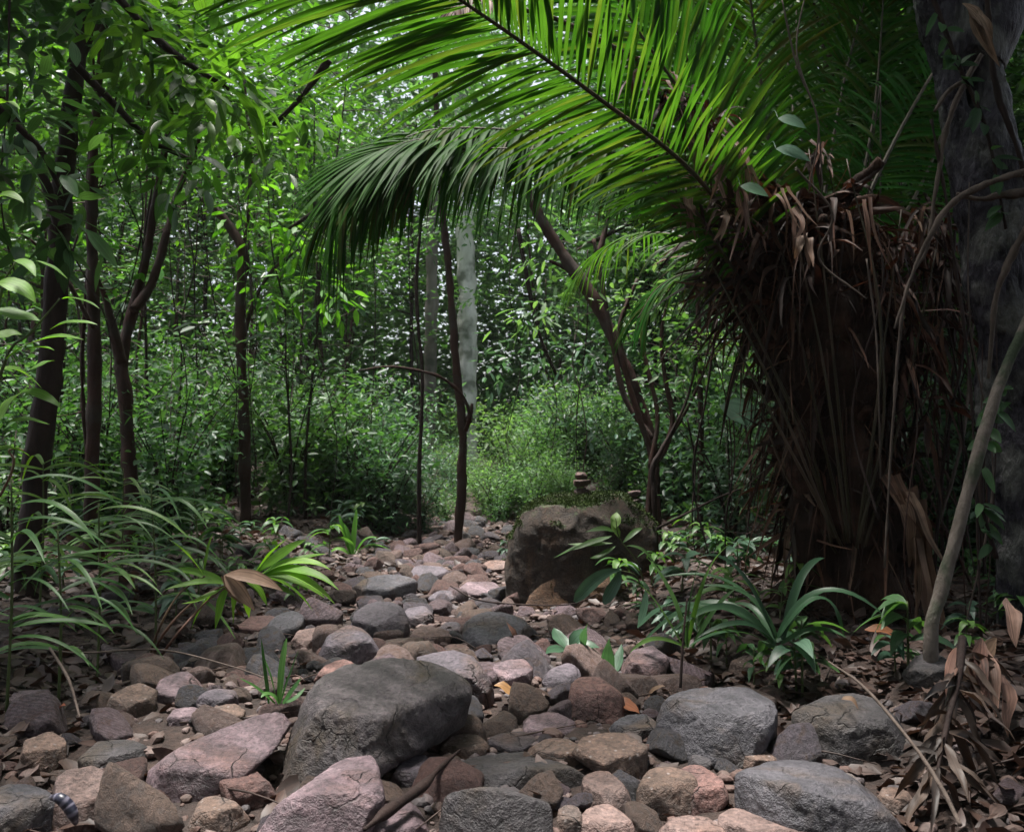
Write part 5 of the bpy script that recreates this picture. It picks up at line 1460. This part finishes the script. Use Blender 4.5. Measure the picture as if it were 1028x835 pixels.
# trees added round the viewpoint, mostly unseen, whose crowns block side and back light
def canopy(x, y, ht, R, n, lab):
    e = empty('added_shade_tree', (x, y, g1(x, y)), lab, 'tree')
    b = A3((x, y, g1(x, y)))
    mb = MB(); tube(mb, [b - A3((0, 0, .1)), b + A3((.1, 0, ht * .5)), b + A3((0, .1, ht))], [.2, .16, .1], 12, 30, .2, 5); mb.build('trunk', M['bark_dark'], e)
    mb = MB()
    for k in range(9):
        u = unit(rng.normal(0, 1, 3)) * rng.random() ** .5 * R * A3((1, 1, .35))
        cloud(mb, b + A3((0, 0, ht)) + u, A3((R * .5, R * .5, R * .25)), n // 9, .26)
    mb.build('crown', M['forest'], e)
for i, (x, y, h, R, n) in enumerate([(-3.2, 3.8, 4.9, 1.5, 1700), (2.5, 2.6, 4.6, 1.5, 1600), (-2.6, 1.0, 4.2, 1.7, 1600), (2.0, .6, 4.2, 1.6, 1600), (0, -1.0, 4.4, 1.9, 1800), (-1.6, -2.2, 2.4, 2.2, 2600), (1.7, -2.4, 2.4, 2.2, 2600), (-5.0, 2.6, 6.0, 2.4, 2600), (4.6, 3.0, 6.0, 2.8, 3000), (4.2, 7.0, 6.6, 2.8, 2800), (-2.6, -2.5, 5.0, 3.0, 2800), (2.8, -2.2, 5.2, 3.0, 2800), (0, -5.0, 4.6, 3.2, 2600)]):
    canopy(x, y, h, R, n, ['unseen tree added to shade the reed plants from the left', 'unseen tree added to shade the dead frond from the right', 'unseen tree added for shade beside the viewpoint on its left', 'unseen tree added for shade beside the viewpoint on its right', 'unseen tree added for shade just behind the viewpoint, arching over it', 'low unseen tree added to block light close behind the viewpoint, its left one', 'low unseen tree added to block light close behind the viewpoint, its right one', 'tall unseen tree added to shade the left bank', 'tall unseen tree added to shade the palm from the right', 'tall tree added for shade over the right thicket', 'unseen shade tree added behind the viewpoint, its left one', 'unseen shade tree added behind the viewpoint, its right one', 'unseen shade tree added straight behind the viewpoint'][i])

for px, Y, k, sc_ in [(440,10.2,2,.6),(455,11.2,0,.45),(447,12.2,3,.5),(462,10.4,2,.5),(478,11.4,3,.4),(470,12.6,3,.45),(455,13.2,3,.55),(485,10.2,3,.38),(436,11.4,0,.6),(500,9.6,2,.5),(448,9.7,3,.35)]:
    put(SHRUBS, k, (px - 514) / FPX * Y, Y, shr_lab, shr_grp, sc_)
HZ = 0.0005
m_, nd_, ln_f, out_n = mat('haze_air')
pv = nd_('VolumePrincipled', Density=HZ); pv.inputs['Color'].default_value = (.92, .96, .95, 1); pv.inputs['Anisotropy'].default_value = .2
ln_f(pv.outputs[0], out_n.inputs['Volume'])
bx = A3([(x, y, z) for z in (-8, 30) for y in (-90, 90) for x in (-80, 80)])
hz = MB().add(bx, np.array([[0, 2, 3, 1], [4, 5, 7, 6], [0, 1, 5, 4], [2, 6, 7, 3], [0, 4, 6, 2], [1, 3, 7, 5]])).build('haze', m_, smooth=False)
tag(hz, 'thin humid haze filling the forest', 'haze', None, 'stuff')
# ------------------------------------------------------------------ light, camera, world
W = bpy.data.worlds.new('World'); S.world = W
W.use_nodes = True
nt = W.node_tree
bg = nt.nodes['Background']
sky = nt.nodes.new('ShaderNodeTexSky')
sky.sky_type = 'NISHITA'; sky.sun_disc = False
EL, AZ = 62, 200     # sun elevation; direction it comes from
sky.sun_elevation = math.radians(EL)
sky.air_density = 1.0; sky.dust_density = 4.0; sky.ozone_density = 1.0
hs = nt.nodes.new('ShaderNodeHueSaturation'); hs.inputs['Saturation'].default_value = .45
nt.links.new(sky.outputs[0], hs.inputs['Color']); nt.links.new(hs.outputs[0], bg.inputs['Color'])
bg.inputs['Strength'].default_value = .075
sd = unit(A3((-.14, .10, 1.0)))          # towards the sun: high, a little left
EL = math.degrees(math.asin(sd[2])); sky.sun_elevation = math.radians(EL)
sky.sun_rotation = math.atan2(sd[0], sd[1])
sl_ = bpy.data.lights.new('sun', 'SUN'); sl_.energy = 3.4; sl_.angle = math.radians(11); sl_.color = (1, .96, .9)
so = bpy.data.objects.new('sun', sl_); COL.objects.link(so)
so.rotation_euler = Vector(sd).to_track_quat('Z', 'Y').to_euler()
so.location = (0, 0, 20)

cd = bpy.data.cameras.new('camera'); co = bpy.data.objects.new('camera', cd); COL.objects.link(co)
cd.sensor_width = 36; cd.lens = FPX / 1028 * 36; cd.clip_end = 500; cd.clip_start = .05
co.location = CAM; co.rotation_euler = (math.pi / 2 + TH, 0, 0)
S.camera = co
cd.dof.use_dof = True; cd.dof.focus_distance = 3.4; cd.dof.aperture_fstop = 6.3
S.view_settings.view_transform = 'Standard'; S.view_settings.look = 'None'
S.view_settings.exposure = 1.93; S.view_settings.gamma = 1
S.render.engine = 'CYCLES'
c = S.cycles
c.max_bounces = 7; c.diffuse_bounces = 4; c.glossy_bounces = 2; c.transmission_bounces = 5; c.transparent_max_bounces = 4
c.use_denoising = True
c.caustics_reflective = False; c.caustics_refractive = False
for o in bpy.data.objects:
    if '_o' in o: del o['_o']
